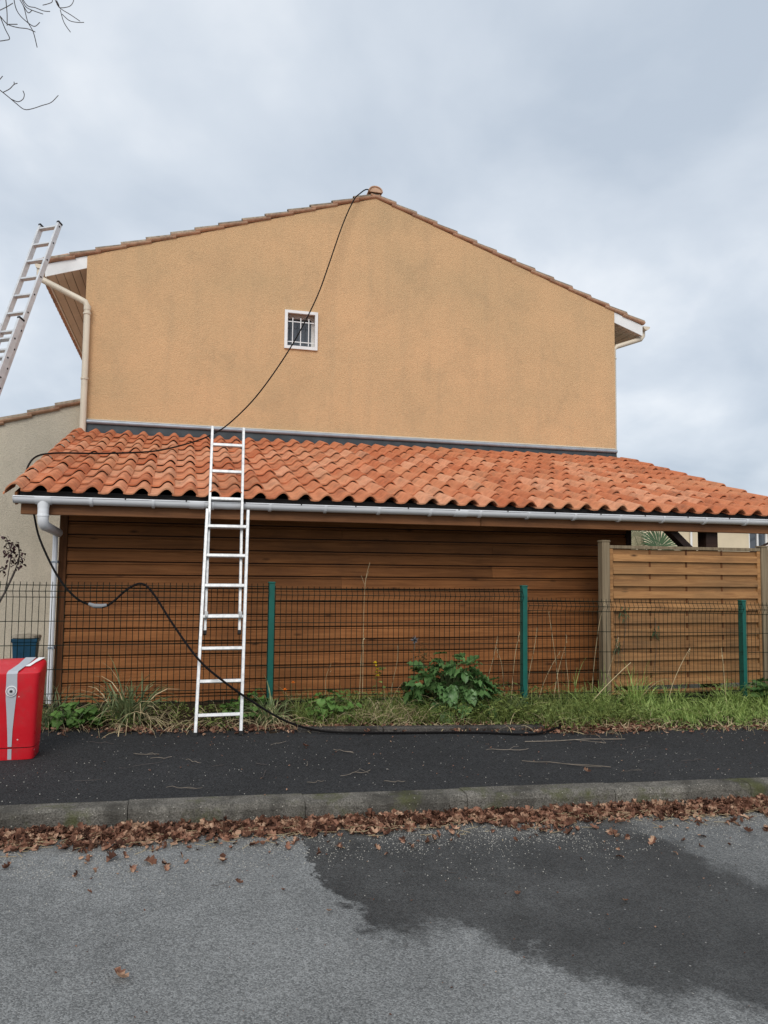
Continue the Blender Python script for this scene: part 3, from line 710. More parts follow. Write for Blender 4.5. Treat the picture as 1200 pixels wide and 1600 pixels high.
# open bay to the right: post and brace
m = MB(); m.box(5.60, 5.75, 7.30, 7.45, 0.0, 1.953); m.build('post', 'darkwood', shed, bevel=0.004)
m = MB(); m.bar((5.10, 7.375, 2.02), (5.58, 7.375, 1.60), 0.07, 0.11, (0, 1, 0)); m.build('brace', 'darkwood', shed)
m = MB(); m.box(6.86, 6.98, 7.32, 7.44, 0.0, 1.953); m.build('post', 'darkwood', shed, bevel=0.004)

# ------------------------------------------------------------------ timber privacy screen
PY = 7.27
scr = thing('privacy_screen', (5.3, PY, 0.1), 'pine privacy panel with overlapping slats and weathered posts behind the mesh fence', 'fence')
for x0, top in ((4.285, 1.80), (6.275, 1.775), (8.22, 1.75)):
    m = MB(); m.box(x0, x0+0.09, PY-0.02, PY+0.07, 0.0, top); po = m.build('post', 'vpost', scr, bevel=0.004)
    m = MB(); m.prism([(x0-0.006, top+0.001), (x0+0.096, top+0.001), (x0+0.086, top+0.018), (x0+0.004, top+0.018)], 'y', PY-0.026, PY+0.076); m.build('post_cap', 'vpost', po)
def screen_panel(xa, xb, zt, zb):
    m = MB(); m.box(xa, xb, PY-0.008, PY+0.042, zt-0.034, zt); m.build('top_rail', 'vpost', scr, bevel=0.003)
    for a, b in ((xa, xa+0.042), (xb-0.042, xb)):
        m = MB(); m.box(a, b, PY-0.006, PY+0.040, zb, zt-0.036); m.build('stile', 'panel', scr, bevel=0.003)
    m = MB(); m.box(xa+0.043, xb-0.043, PY-0.004, PY+0.038, zb, zb+0.04); m.build('bottom_rail', 'panel', scr, bevel=0.003)
    p = 0.131; n = int((zt-0.04-zb-0.05)/p)
    for k in range(1, 4):
        x = xa+0.045+(xb-xa-0.09)*k/4; m = MB(); m.box(x-0.009, x+0.009, PY+0.008, PY+0.0155, zb+0.041, zt-0.036); m.build('batten', 'cladpost', scr)  # battens coloured dark to paint in the shadow gaps beside them
    for r_ in range(n+1):
        z = zt-0.038-(r_+1)*p
        if z < zb+0.042: break
        w = random.uniform(-0.002, 0.002)
        m = MB(); m.prism([(PY-0.012, z+0.001+w), (PY-0.004, z+0.074+w), (PY+0.0075, z+0.076+w), (PY+0.0075, z+0.001+w)], 'x', xa+0.0435, xb-0.0435); m.build('slat', 'panel', scr)
        m = MB(); m.box(xa+0.0435, xb-0.0435, PY+0.016, PY+0.025, z+0.055, z+0.151 if r_ else z+0.130); m.build('slat', 'panel', scr)
screen_panel(4.378, 6.271, 1.765, 0.20)
screen_panel(6.369, 8.216, 1.745, 0.18)

# ------------------------------------------------------------------ green mesh fence
FY = 7.0
fen = thing('mesh_fence', (2, FY, 0.1), 'low green welded wire fence with square posts along the flower bed', 'fence')
posts = [(-4.24, 1.40), (-1.72, 1.39), (0.795, 1.362), (3.268, 1.342), (5.797, 1.20), (8.3, 1.17)]
for x, zt in posts:
    m = MB(); m.box(x-0.028, x+0.028, FY-0.03, FY+0.03, -0.05, zt-0.012); po = m.build('post', 'green', fen, bevel=0.004)
    m = MB(); m.box(x-0.032, x+0.032, FY-0.034, FY+0.034, zt-0.016, zt); m.build('post_cap', 'green', po, bevel=0.005)
pan = [(-4.21, -1.75, 1.345, 1.335), (-1.69, 0.765, 1.324, 1.318), (0.825, 3.238, 1.296, 1.282), (3.298, 5.767, 1.198, 1.156), (5.827, 8.27, 1.150, 1.120)]
for x0, x1, ta, tb in pan:
    m = MB(); w = x1-x0; n = round(w/0.05)
    f = lambda x: ta+(tb-ta)*(x-x0)/w
    bend = [(0.028, 0), (0.0, 0), (-0.05, -0.028), (-0.10, 0), (-0.30, 0), (-0.50, 0), (-0.70, 0), (-0.90, 0), (-0.95, -0.028), (-1.0, 0), (-1.03, 0)]
    for i in range(n+1):
        x = x0+w*i/n; m.tube([(x, FY-0.036+dy, f(x)+dz) for dz, dy in bend], 0.0028, 4, False)
    vo = m.build('wire_panel', 'wire', fen); vo['kind'] = 'stuff'
    m = MB()
    for dz, dy in ((0.0, 0), (-0.05, -0.028), (-0.10, 0), (-0.30, 0), (-0.50, 0), (-0.70, 0), (-0.90, 0), (-0.95, -0.028), (-1.0, 0)):
        m.tube([(x0, FY-0.041+dy, ta+dz), (x1, FY-0.041+dy, tb+dz)], 0.0034, 5)
    h_ = m.build('cross_wires', 'wire', vo); h_['kind'] = 'stuff'

# ------------------------------------------------------------------ ladders
def ladder_section(root, foot, top, wdir, width, rail_w, rail_d, rungs, mat, rung_h=0.028, feet=True, cap=None, holes=False, first=0.15, pitch=0.28):
    foot = Vector(foot); top = Vector(top); wdir = Vector(wdir).normalized(); ax = (top-foot).normalized(); nrm = ax.cross(wdir).normalized(); Ln = (top-foot).length
    for s in (-1, 1):
        c = wdir*(s*(width/2-rail_w/2))
        m = MB(); a, b = foot+c, top+c
        pts = []
        for p in (a, b):
            for i, j in ((-1, -1), (1, -1), (1, 1), (-1, 1)): pts.append(p+wdir*(i*rail_w/2)+nrm*(j*rail_d/2))
        m.add(pts, [(3, 2, 1, 0), (4, 5, 6, 7), (0, 1, 5, 4), (1, 2, 6, 5), (2, 3, 7, 6), (3, 0, 4, 7)])
        rl = m.build('rail', mat, root, bevel=0.003)
        for en, yes, d in ((a, feet, -1), (b, cap, 1)):
            if yes:
                m = MB(); pts = []
                for t in (-0.02 if d < 0 else -0.015, 0.012):
                    for i, j in ((-1, -1), (1, -1), (1, 1), (-1, 1)): pts.append(en+ax*(d*t if d > 0 else -t-0.0)+wdir*(i*(rail_w/2+0.002))+nrm*(j*(rail_d/2+0.002)))
                m.add(pts, [(3, 2, 1, 0), (4, 5, 6, 7), (0, 1, 5, 4), (1, 2, 6, 5), (2, 3, 7, 6), (3, 0, 4, 7)]); m.build('end_cap', 'rubber', rl)
        if holes:
            m = MB(); t = first
            while t < Ln-0.05:
                q = foot+ax*t+wdir*(s*(width/2+0.001)); m.tube([q-wdir*0.002, q+wdir*0.002], 0.012, 8); t += pitch
            m.build('rung_ends', 'rubber', rl)
    t = first
    while t < Ln-0.04:
        q = foot+ax*t; m = MB(); hw = width/2-rail_w+0.004; pts = []
        for p in (q-wdir*hw, q+wdir*hw):
            for i, j in ((-1, -1), (1, -1), (1, 1), (-1, 1)): pts.append(p+ax*(i*rung_h/2)+nrm*(j*rail_d*0.36))
        m.add(pts, [(3, 2, 1, 0), (4, 5, 6, 7), (0, 1, 5, 4), (1, 2, 6, 5), (2, 3, 7, 6), (3, 0, 4, 7)]); m.build('rung', mat, root, bevel=0.003)
        t += pitch
lad = thing('ladder', (0.33, 6.44, 0.14), 'white two-section ladder leaning on the gutter of the brown shed', 'ladder')
lz0 = 0.143; ls = 0.305
ly = lambda z: 6.435+ls*(z-lz0)
ladder_section(lad, (0.327, ly(lz0), lz0), (0.388, ly(2.0), 2.0), (1, 0, 0), 0.385, 0.026, 0.050, 7, 'walu', first=0.154, pitch=0.2715)
ladder_section(lad, (0.353, ly(0.93)+0.055, 0.93), (0.388, ly(2.80)+0.055, 2.80), (1, 0, 0), 0.312, 0.024, 0.044, 7, 'walu', first=0.147, pitch=0.2703)
for s in (-1, 1):
    m = MB(); z = 1.09; m.box(0.358+s*0.142-0.014, 0.358+s*0.142+0.014, ly(z)-0.035, ly(z)+0.075, z-0.022, z+0.022); m.build('hook', 'walu', lad, bevel=0.003)
big = thing('extension_ladder', (-3.4, 8.0, 0.1), 'bare aluminium extension ladder resting against the eave of the tan house', 'ladder')
wd = Vector((math.cos(R(33)), -math.sin(R(33)), 0)); ld = Vector((math.sin(R(33)), math.cos(R(33)), 0))
topc = Vector((-1.70, 10.7, 6.02))-wd*0.15; axl = (ld*0.36+Vector((0, 0, 1))).normalized()
nrm_ = wd.cross(axl).normalized()
ladder_section(big, topc-axl*3.3, topc, wd, 0.33, 0.030, 0.075, 8, 'alu', feet=True, cap=True, holes=True, first=0.16, pitch=0.28)
tl = topc-axl*1.63+nrm_*0.085
ftl = tl-axl*((tl.z-0.1)/axl.z)
ladder_section(big, ftl, tl, wd, 0.42, 0.034, 0.085, 12, 'alu', feet=True, cap=True, holes=True, first=0.2, pitch=0.28)
big.location = ftl
for ch in big.children: ch.location = ch.location-(ftl-ORG['extension_ladder'])

# ------------------------------------------------------------------ fire hydrant
HXc, HYc = -1.10, 5.97; hz0 = 0.136+gz(-1.1)
hyd = thing('fire_hydrant', (HXc, HYc, hz0), 'red boxy fire hydrant with grey stripe on the asphalt pavement', 'hydrant')
def srect(hw, hd, z, n=56, p=7.5, tiltz=0.0):
    pts = []
    for i in range(n):
        a = 2*math.pi*i/n+math.pi/n; c, s = math.cos(a), math.sin(a)
        x = hw*math.copysign(abs(c)**(2/p), c); y = hd*math.copysign(abs(s)**(2/p), s)
        pts.append((HXc+x, HYc+y, hz0+z+tiltz*(y/max(hd, 1e-3))))
    return pts
def loft(name, secs, mat, parent):
    m = MB(); n = len(secs[0])
    for s in secs: m.v += s
    for k in range(len(secs)-1):
        for i in range(n): m.f.append((k*n+i, k*n+(i+1) % n, (k+1)*n+(i+1) % n, (k+1)*n+i))
    m.f.append(tuple(reversed(range(n)))); m.f.append(tuple(range((len(secs)-1)*n, len(secs)*n)))
    return m.build(name, mat, parent, True)
loft('base', [srect(0.146, 0.125, 0.0), srect(0.150, 0.130, 0.004), srect(0.156, 0.135, 0.082)], 'red', hyd)
loft('seam', [srect(0.151, 0.130, 0.0825), srect(0.152, 0.131, 0.0875)], 'dark', hyd)
body = loft('body', [srect(0.156, 0.135, 0.088), srect(0.163, 0.15, 0.30), srect(0.170, 0.163, 0.50), srect(0.176, 0.170, 0.590, tiltz=0.012), srect(0.176, 0.170, 0.612, tiltz=0.02), srect(0.170, 0.163, 0.624, tiltz=0.028), srect(0.155, 0.150, 0.630, tiltz=0.032), srect(0.09, 0.08, 0.636, tiltz=0.02)], 'red', hyd)
def fronty(z):
    for (z0, d0), (z1, d1) in zip([(0, 0.125), (0.085, 0.137), (0.30, 0.15), (0.50, 0.163), (0.60, 0.170)], [(0.085, 0.137), (0.30, 0.15), (0.50, 0.163), (0.60, 0.170), (0.7, 0.17)]):
        if z <= z1: return d0+(d1-d0)*(z-z0)/(z1-z0)
    return 0.17
m = MB(); prof = [(0.095, 0.013, 0.012), (0.20, 0.018, 0.014), (0.32, 0.026, 0.022), (0.42, 0.034, 0.030), (0.48, 0.036, 0.036), (0.55, 0.034, 0.034), (0.580, 0.034, 0.034), (0.5925, 0.034, 0.034)]
k = 0
for z, wl, wr in prof:
    y = HYc-fronty(z)-0.003; m.v += [(HXc-wl, y, hz0+z), (HXc+wr, y, hz0+z)]
    if k: m.f.append((2*k-2, 2*k-1, 2*k+1, 2*k))
    k += 1
m.build('front_stripe', 'stripe', body)
m = MB(); m.add([(HXc-0.013, HYc-0.1395, hz0+0.08), (HXc+0.012, HYc-0.1395, hz0+0.08), (HXc+0.012, HYc-0.130, hz0+0.006), (HXc-0.013, HYc-0.130, hz0+0.006)], [(0, 1, 2, 3)]); m.build('base_stripe', 'stripe', body)
tz = lambda y: hz0+0.634+0.22*(y-HYc)+0.007
def topquad(pts, nm, mt):
    m = MB(); m.add([(HXc+a, HYc+b, tz(HYc+b)) for a, b in pts], [tuple(range(len(pts)))]); m.build(nm, mt, body)
m = MB(); m.add([(HXc-0.034, HYc-0.173, hz0+0.5925), (HXc+0.034, HYc-0.173, hz0+0.5925), (HXc+0.036, HYc-0.150, tz(HYc-0.15)), (HXc-0.030, HYc-0.150, tz(HYc-0.15))], [(0, 1, 2, 3)]); m.build('edge_stripe', 'stripe', body)
topquad([(-0.030, -0.150), (0.036, -0.150), (0.075, 0.0), (0.10, 0.13), (0.03, 0.13), (0.01, 0.0)], 'top_stripe', 'stripe')
topquad([(0.058, -0.055), (0.092, -0.055), (0.115, 0.02), (0.162, 0.125), (0.118, 0.125), (0.088, 0.02)], 'top_flash', 'white')
zc = hz0+0.475; yc = HYc-fronty(0.475)-0.004
lock = MB(); lock.tube([(HXc, yc+0.004, zc), (HXc, yc-0.006, zc)], 0.036, 28); lock = lock.build('lock', 'white', body)
for rr_, dep, mt, nm in ((0.031, 0.0075, 'greymetal', 'ring'), (0.026, 0.009, 'stripe', 'disc'), (0.017, 0.0105, 'white', 'ring'), (0.013, 0.012, 'greymetal', 'ring'), (0.007, 0.014, 'dark', 'keyhole')):
    m = MB(); m.tube([(HXc, yc, zc), (HXc, yc-dep, zc)], rr_, 24); m.build(nm, mt, lock)
m = MB(); m.tube([(HXc-0.035+0.07*i/8, yc-0.001, zc+0.053+0.008*math.sin(math.pi*i/8)) for i in range(9)], 0.0016, 5); m.build('arc_mark', 'greymetal', body)

# ------------------------------------------------------------------ blue pot behind the fence
pt = thing('blue_pot', (-1.90, 10.8, 0.07), 'dark blue tapered pot with a flat stone on top by the grey wall', 'pot')
def sq(hw, z): return [(-1.90+i*hw, 10.8+j*hw*0.8, z) for i, j in ((-1, -1), (1, -1), (1, 1), (-1, 1))]
m = MB(); secs = [sq(0.12, 0.09), sq(0.143, 0.50), sq(0.155, 0.50), sq(0.157, 0.545)]
for s in secs: m.v += s
for k in range(3):
    for i in range(4): m.f.append((k*4+i, k*4+(i+1) % 4, (k+1)*4+(i+1) % 4, (k+1)*4+i))
m.f += [(3, 2, 1, 0), (12, 13, 14, 15)]; m.build('body', 'pot', pt, bevel=0.008)
st = MB()
for k, (hw, z) in enumerate(((0.155, 0.547), (0.172, 0.555), (0.165, 0.585), (0.14, 0.592))):
    for i in range(14):
        a = 2*math.pi*i/14; rj = hw*(1+0.10*noise.noise(Vector((math.cos(a)*2, math.sin(a)*2, 5))))
        st.v.append((-1.895+rj*math.cos(a)*1.05, 10.8+rj*math.sin(a)*0.85, z))
for k in range(3):
    for i in range(14): st.f.append((k*14+i, k*14+(i+1) % 14, (k+1)*14+(i+1) % 14, (k+1)*14+i))
st.f += [tuple(reversed(range(14))), tuple(range(42, 56))]
tag(st.build('flat_stone', 'stone'), 'flat beige stone lying on the blue pot', 'stone')

# ------------------------------------------------------------------ black cable
def smooth(pts, k=6):
    P = [Vector(p) for p in pts]; o = []
    for i in range(len(P)-1):
        p0, p1, p2, p3 = P[max(i-1, 0)], P[i], P[i+1], P[min(i+2, len(P)-1)]
        for j in range(k):
            t = j/k; o.append(0.5*((2*p1)+(-p0+p2)*t+(2*p0-5*p1+4*p2-p3)*t*t+(-p0+3*p1-3*p2+p3)*t**3))
    o.append(P[-1]); return o
cab = thing('cable', (0.9, 6.42, 0.15), 'long black cable hanging from the roof ridge over tiles and fence to the pavement', 'cable')
CP = [(2.76,11.30,7.33),(2.60,11.16,7.315),(2.470,11.100,7.20),(2.367,11.080,7.062),(2.199,11.050,6.646),(2.003,11.000,6.029),(1.830,10.950,5.505),(1.571,10.850,4.922),(1.285,10.700,4.389),(0.921,10.500,3.817),(0.575,10.300,3.405),(0.341,10.10,3.20),(0.083,9.713,3.02),(-0.272,9.008,2.80),(-0.597,8.733,2.715),(-0.95,8.55,2.665),(-1.267,8.454,2.64),(-1.42,8.25,2.575),(-1.455,8.0,2.45),(-1.445,7.85,2.32),(-1.42,7.72,2.18),(-1.325,7.600,1.972),(-1.228,7.400,1.721),(-1.038,7.200,1.395),(-0.856,7.050,1.208),(-0.687,6.930,1.149),(-0.584,6.920,1.160),(-0.437,6.950,1.294),(-0.323,6.955,1.338),(-0.223,6.900,1.253),(-0.055,6.750,1.007),(0.157,6.500,0.739),(0.363,6.450,0.561),(0.626,6.450,0.373),(0.887,6.420,0.224),(1.153,6.38,0.150),(1.443,6.30,0.138),(1.878,6.27,0.126),(2.437,6.21,0.117),(2.902,6.07,0.112),(3.183,6.20,0.118),(3.398,6.34,0.128),(3.753,6.50,0.138),(4.163,6.50,0.128)]
m = MB(); m.tube(smooth(CP), 0.0095, 7); m.build('cable_run', 'cable', cab, True)
m = MB(); m.tube([(-0.745, 6.965, 1.165), (-0.70, 6.935, 1.150), (-0.64, 6.922, 1.149), (-0.60, 6.92, 1.157)], [0.014, 0.019, 0.019, 0.014], 9); m.build('coupler', 'greymetal', cab, True)

# ------------------------------------------------------------------ vegetation
def leaf_mesh(name, mat, L_=0.2, W_=0.09, curl=0.35, wave=0.012, nseg=6, shape='ovate', ruff=2.2, fold=0.25):
    m = MB(); cols = 5
    for i in range(nseg+1):
        t = i/nseg
        if shape == 'ovate': w = W_*(math.sin(math.pi*min(1, t*0.93+0.07))**0.8)*(1-0.25*t)
        elif shape == 'round': w = W_*math.sqrt(max(0, 1-(2*t-1)**2))+0.002
        else: w = W_*(1-t)**0.5*min(1, t*5+0.2)
        y = L_*math.sin(curl*t*2)/(curl*2) if curl else L_*t
        z = -L_*(1-math.cos(curl*t*2))/(curl*2) if curl else 0
        for j in range(cols):
            s = (j-(cols-1)/2)/((cols-1)/2)
            zz = z+abs(s)*w*fold+wave*math.sin(ruff*2*math.pi*t*2+s*2.5)*abs(s)*(1 if abs(s) > 0.6 else 0.3)
            m.v.append((s*w, y+ (abs(s)**2)*(-0.02)*(1 if shape == 'round' else 0), zz))
    for i in range(nseg):
        for j in range(cols-1): a = i*cols+j; m.f.append((a, a+1, a+cols+1, a+cols))
    return mesh_only(m, name, mat, True)
BROAD = [leaf_mesh('broad_leaf', 'broad', 0.17, 0.068, c, 0.014, 8) for c in (0.1, 0.3, 0.5)]
MALLOW = [leaf_mesh('mallow_leaf', 'mallow', 0.075, 0.042, c, 0.007, shape='round') for c in (0.2, 0.5)]
WEEDL = [leaf_mesh('small_leaf', 'weed', 0.05, 0.018, 0.4, 0.004, 4)]
def plant(name, label, cat, loc, meshes, n, rad, h, stem_mat, tilt=(0.3, 1.2), scale=(0.7, 1.15), group=None, stem_r=0.0035, extra=None, flat=1.0):
    x, y = loc; z = bedZ(x, y)-0.005; p = thing(name, (x, y, z), label, cat, group); st_ = MB()
    for i in range(n):
        a = random.uniform(0, 2*math.pi); q = math.sqrt(random.random()); rad_ = rad*q
        hh = h*(1-0.55*q*q)*random.uniform(0.30, 1.0)
        b = Vector((x+random.uniform(-.2, .2)*rad, y+random.uniform(-.15, .15)*rad, z))
        e_ = Vector((x+math.cos(a)*rad_, y+math.sin(a)*rad_*flat, z+hh))
        st_.tube([b, (b+e_)/2+Vector((0, 0, hh*0.12)), e_], [stem_r, stem_r*0.8, stem_r*0.5], 4, False)
        s = random.uniform(*scale)
        az = a+random.uniform(-0.7, 0.7)-math.pi/2
        tl_ = random.uniform(*tilt)
        inst(random.choice(meshes), 'leaf', p, e_, (tl_, random.uniform(-0.4, 0.4), az), (s, s, s))
    st_.build('stems', stem_mat, p)
    return p, z
M['stem'] = simple('green_stem', (0.10, 0.13, 0.05), 0.7)
plant('leafy_plant', 'large clump of dark green broad leaves in the bed beside the square fence posts', 'plant', (2.48, 6.92), BROAD, 260, 0.40, 0.60, 'stem', (-1.15, 0.7), (0.55, 1.1), flat=0.65)
plant('leafy_plant', 'dark broad-leaved plant at the foot of the pine privacy panel', 'plant', (6.25, 6.8), BROAD, 34, 0.28, 0.42, 'stem', (0.1, 0.9), (0.9, 1.4))
plant('mallow', 'low round-leaved green plant next to the red hydrant', 'plant', (-0.80, 6.93), MALLOW, 80, 0.22, 0.22, 'stem', (-0.8, 0.4), (0.7, 1.3))
plant('mallow', 'low round-leaved bright green clump beside the orange flowers', 'plant', (1.35, 6.9), MALLOW, 110, 0.25, 0.25, 'stem', (-0.8, 0.4), (0.5, 0.95))
plant('mallow', 'low green leafy patch behind the feet of the white ladder', 'plant', (0.62, 6.98), MALLOW, 80, 0.22, 0.26, 'stem', (-0.8, 0.4), (0.5, 0.9))
plant('weed_clump', 'small-leaved light green weed right of the dark broad-leaved clump', 'plant', (3.02, 6.78), WEEDL, 130, 0.26, 0.22, 'stem', (0.1, 1.0), (0.7, 1.5))
def tuft(name, label, loc, n, h, spread, wid=0.017, mats=('strap', 'straw'), dry=0.35, droop=(0.25, 0.9)):
    x, y = loc; z = bedZ(x, y)-0.01; p = thing(name, (x, y, z), label, 'grass tuft'); a_ = MB(); b_ = MB()
    for i in range(n):
        az = random.uniform(0, 2*math.pi); le = random.uniform(0.15, spread); q = random.random() < dry
        (b_ if q else a_).blade((x+random.gauss(0, 0.05), y+random.gauss(0, 0.04), z), (math.cos(az)*le, math.sin(az)*le, 1.0 if not q else random.uniform(0.3, 1)), h*random.uniform(0.45, 1.05), wid*random.uniform(0.6, 1.2)*(0.55 if q else 1), random.uniform(*droop)*(1.3 if q else 1), 6)
    a_.build('green_blades', mats[0], p); b_.build('dry_blades', mats[1], p)
tuft('grass_tuft', 'large strappy tuft with dry tips between the hydrant and the white ladder', (-0.40, 6.90), 150, 0.66, 0.85, 0.022)
tuft('grass_tuft', 'half-dry strappy tuft at the green post by the white ladder', (0.78, 6.82), 110, 0.46, 1.0, 0.019)
tuft('grass_tuft', 'small dark tuft right behind the red hydrant', (-1.00, 6.90), 110, 0.42, 0.6, 0.009, ('strap', 'straw'), 0.2)
tuft('grass_tuft', 'tall fresh green tuft at the foot of the weathered privacy post', (4.38, 6.85), 90, 0.55, 0.6, 0.009, ('grass', 'straw'), 0.12)
def flower(name, label, base, top, mat, r, petals=9, balls=1):
    p = thing(name, base, label, 'flower'); b = Vector(base); t = Vector(top)
    m = MB(); m.tube([b, (b+t)/2+Vector((0.015, 0, 0.01)), t], [0.003, 0.0025, 0.002], 5); m.build('stem', 'stem', p)
    m = MB()
    for q in range(balls):
        c = t+Vector((random.uniform(-.02, .02), random.uniform(-.02, .02), -0.03*q))
        for i in range(petals):
            a = 2*math.pi*i/petals; d = Vector((math.cos(a), math.sin(a), 0.25)); s = Vector((-math.sin(a), math.cos(a), 0))
            m.add([c, c+d*r*0.6+s*r*0.28, c+d*r, c+d*r*0.6-s*r*0.28], [(0, 1, 2, 3)])
            d2 = Vector((math.cos(a+.3)*.5, math.sin(a+.3)*.5, 0.9)); m.add([c, c+d2*r*0.5+s*r*0.2, c+d2*r*0.8, c+d2*r*0.5-s*r*0.2], [(0, 1, 2, 3)])
    m.build('petals', mat, p); return p
flower('marigold', 'upper of the two small orange flowers by the green post', (0.97, 7.05, 0.14), (0.99, 6.98, 0.452), 'orange', 0.024)
flower('marigold', 'lower of the two small orange flowers by the green post', (0.93, 7.0, 0.14), (0.938, 6.93, 0.402), 'orange', 0.026)
yp = flower('yellow_flower', 'tall yellow flowering stem against the brown boards', (1.80, 7.15, 0.13), (1.80, 7.10, 0.60), 'yellow', 0.028, 7, 5)
for i in range(22): inst(WEEDL[0], 'leaf', yp, (1.84+random.gauss(0, .04), 7.1+random.gauss(0, .03), random.uniform(0.25, 0.56)), (random.uniform(0, 1), random.uniform(-.5, .5), random.uniform(0, 6.3)))
tp = thing('thistle', (2.16, 7.12, 0.12), 'grey blue withered thistle head on a thin stalk behind the wire fence', 'plant')
m = MB(); m.tube(smooth([(2.16, 7.12, 0.12), (2.19, 7.11, 0.4), (2.17, 7.1, 0.62), (2.185, 7.1, 0.80)]), 0.003, 5); m.build('stem', 'twig', tp)
m = MB()
for i in range(70):
    d = Vector((random.gauss(0, 1), random.gauss(0, 1), random.gauss(0, 1))).normalized(); c = Vector((2.183, 7.1, 0.81)); m.blade(c, d, random.uniform(0.025, 0.05), 0.011, 0.1, 2)
m.build('head', 'greyblue', tp)
m = MB()
for i in range(90):
    c = Vector((2.26+random.gauss(0, .045), 7.1+random.gauss(0, .03), 0.64+random.gauss(0, .06))); d = Vector((random.gauss(0, 1), random.gauss(0, 1), random.gauss(0, .6))); m.blade(c, d, random.uniform(0.02, 0.045), 0.009, 0.2, 2)
m.build('leaves', 'ivy', tp)

# dry stalks standing in the bed, each its own thing
stalks = [((3.30, 7.02), 0.80, 0.10), ((3.42, 7.04), 0.55, 0.22), ((3.60, 7.05), 0.62, 0.12), ((3.70, 7.08), 0.95, -0.12), ((3.78, 7.05), 0.72, -0.03), ((4.02, 7.05), 1.08, 0.14), ((4.12, 7.0), 0.70, 0.16), ((3.15, 7.05), 0.75, 0.08), ((3.1, 7.03), 0.6, -0.1), ((2.85, 7.0), 0.72, 0.12), ((1.63, 7.05), 0.72, 0.03), ((1.93, 7.05), 0.62, 0.06), ((1.3, 7.05), 0.45, 0.05), ((4.75, 6.85), 0.62, 0.25), ((5.5, 6.9), 0.62, -0.06)]
for (x, y), h, lean in stalks:
    slab = 'thin dry seed stalk between the square green post and the weathered privacy post' if 3.28 < x < 4.3 else ('thin dry stalk rising from the grass before the pine privacy panel' if x > 4.3 else ('thin dry stalk between the broad-leaved clump and the square green post' if x > 2.7 else 'thin dry stalk beside the yellow flower against the brown boards'))
    z = bedZ(x, y); m = MB(); pts = [(x, y, z), (x+lean*0.3, y, z+h*0.4), (x+lean*0.7+random.uniform(-.02, .02), y-0.01, z+h*0.75), (x+lean*1.1, y-0.02, z+h)]
    m.tube(smooth(pts, 4), [0.0032]*5+[0.0026]*5+[0.0018]*3, 5)
    for k in range(5):
        c = Vector(pts[-1])-Vector((0.02*k*lean, 0, 0.022*k)); m.blade(c, (random.uniform(-1, 1), random.uniform(-.5, .5), 1), 0.022, 0.006, 0.1, 2)
    tag(m.build('dry_stalk', 'straw'), slab, 'stalk', 'dry stalks in the bed')
lean_ = MB(); lean_.tube(smooth([(3.75, 6.75, 0.12), (4.0, 6.8, 0.33), (4.24, 6.85, 0.50), (4.36, 6.86, 0.585)]), 0.0035, 5); tag(lean_.build('dry_stalk', 'straw'), 'long dry stalk leaning sideways on the weathered privacy post', 'stalk')
m = MB(); m.tube(smooth([(1.77, 7.5, 0.9), (1.775, 7.5, 1.2), (1.79, 7.5, 1.40), (1.825, 7.49, 1.55)]), 0.0022, 5)
m.tube([(1.78, 7.5, 1.32), (1.74, 7.5, 1.42)], 0.0015, 4); m.tube([(1.785, 7.5, 1.38), (1.815, 7.5, 1.46)], 0.0015, 4)
m.tube([(1.77, 7.5, 0.9), (1.765, 7.48, 0.12)], 0.003, 5); tag(m.build('dry_stalk', 'straw'), 'very tall thin forked stalk rising above the wire fence', 'stalk')

# grass of the verge on the right, and low weeds through the bed
g_ = MB(); random.seed(21)
for c_ in range(260):
    x = random.uniform(3.75, 7.6); t = random.random()**0.8; yb = bedY(x); y = yb+0.04+(7.12-yb)*t
    if x < 4.25 and y < 6.6: continue
    big_ = random.uniform(0.55, 1.25)*(0.34+0.75*t); lean_x = random.gauss(0, 0.5); lean_y = random.gauss(-0.15, 0.4)
    for q in range(random.randint(16, 34)):
        az = random.uniform(0, 2*math.pi); le = random.uniform(0.05, 0.8); bx_, by_ = x+random.gauss(0, 0.035), y+random.gauss(0, 0.03)
        if by_ < yb: continue
        g_.blade((bx_, by_, bedZ(bx_, by_)-0.01), (math.cos(az)*le+lean_x*0.5, math.sin(az)*le+lean_y*0.5, 1), 0.36*big_*random.uniform(0.5, 1.2), random.uniform(0.006, 0.013), random.uniform(0.3, 1.6), 6)
for i in range(2600):
    x = random.uniform(3.7, 7.6); yb = bedY(x); y = yb+0.02+(7.1-yb)*random.random()
    if x < 4.2 and y < 6.6: continue
    az = random.uniform(0, 2*math.pi); g_.blade((x, y, bedZ(x, y)-0.005), (math.cos(az)*0.9, math.sin(az)*0.9, 1), random.uniform(0.04, 0.12), random.uniform(0.005, 0.010), random.uniform(0.3, 1.2), 3)
tag(g_.build('grass', 'grass'), 'thick green grass growing along the foot of the pine privacy screen', 'grass', kind='stuff')
dg = MB()
for i in range(1300):
    x = random.uniform(-1.3, 7.4); yb = bedY(x); y = yb-0.02+abs(random.gauss(0, 0.25)); z = bedZ(x, y)
    az = random.uniform(0, 2*math.pi); dg.blade((x, y, z), (math.cos(az), math.sin(az), random.uniform(0.1, 1.2)), random.uniform(0.08, 0.34), random.uniform(0.003, 0.008), random.uniform(0.3, 1.2), 5)
tag(dg.build('dry_grass', 'straw'), 'dry straw-coloured grass blades scattered along the bed', 'dry grass', kind='stuff')
wd_ = MB()
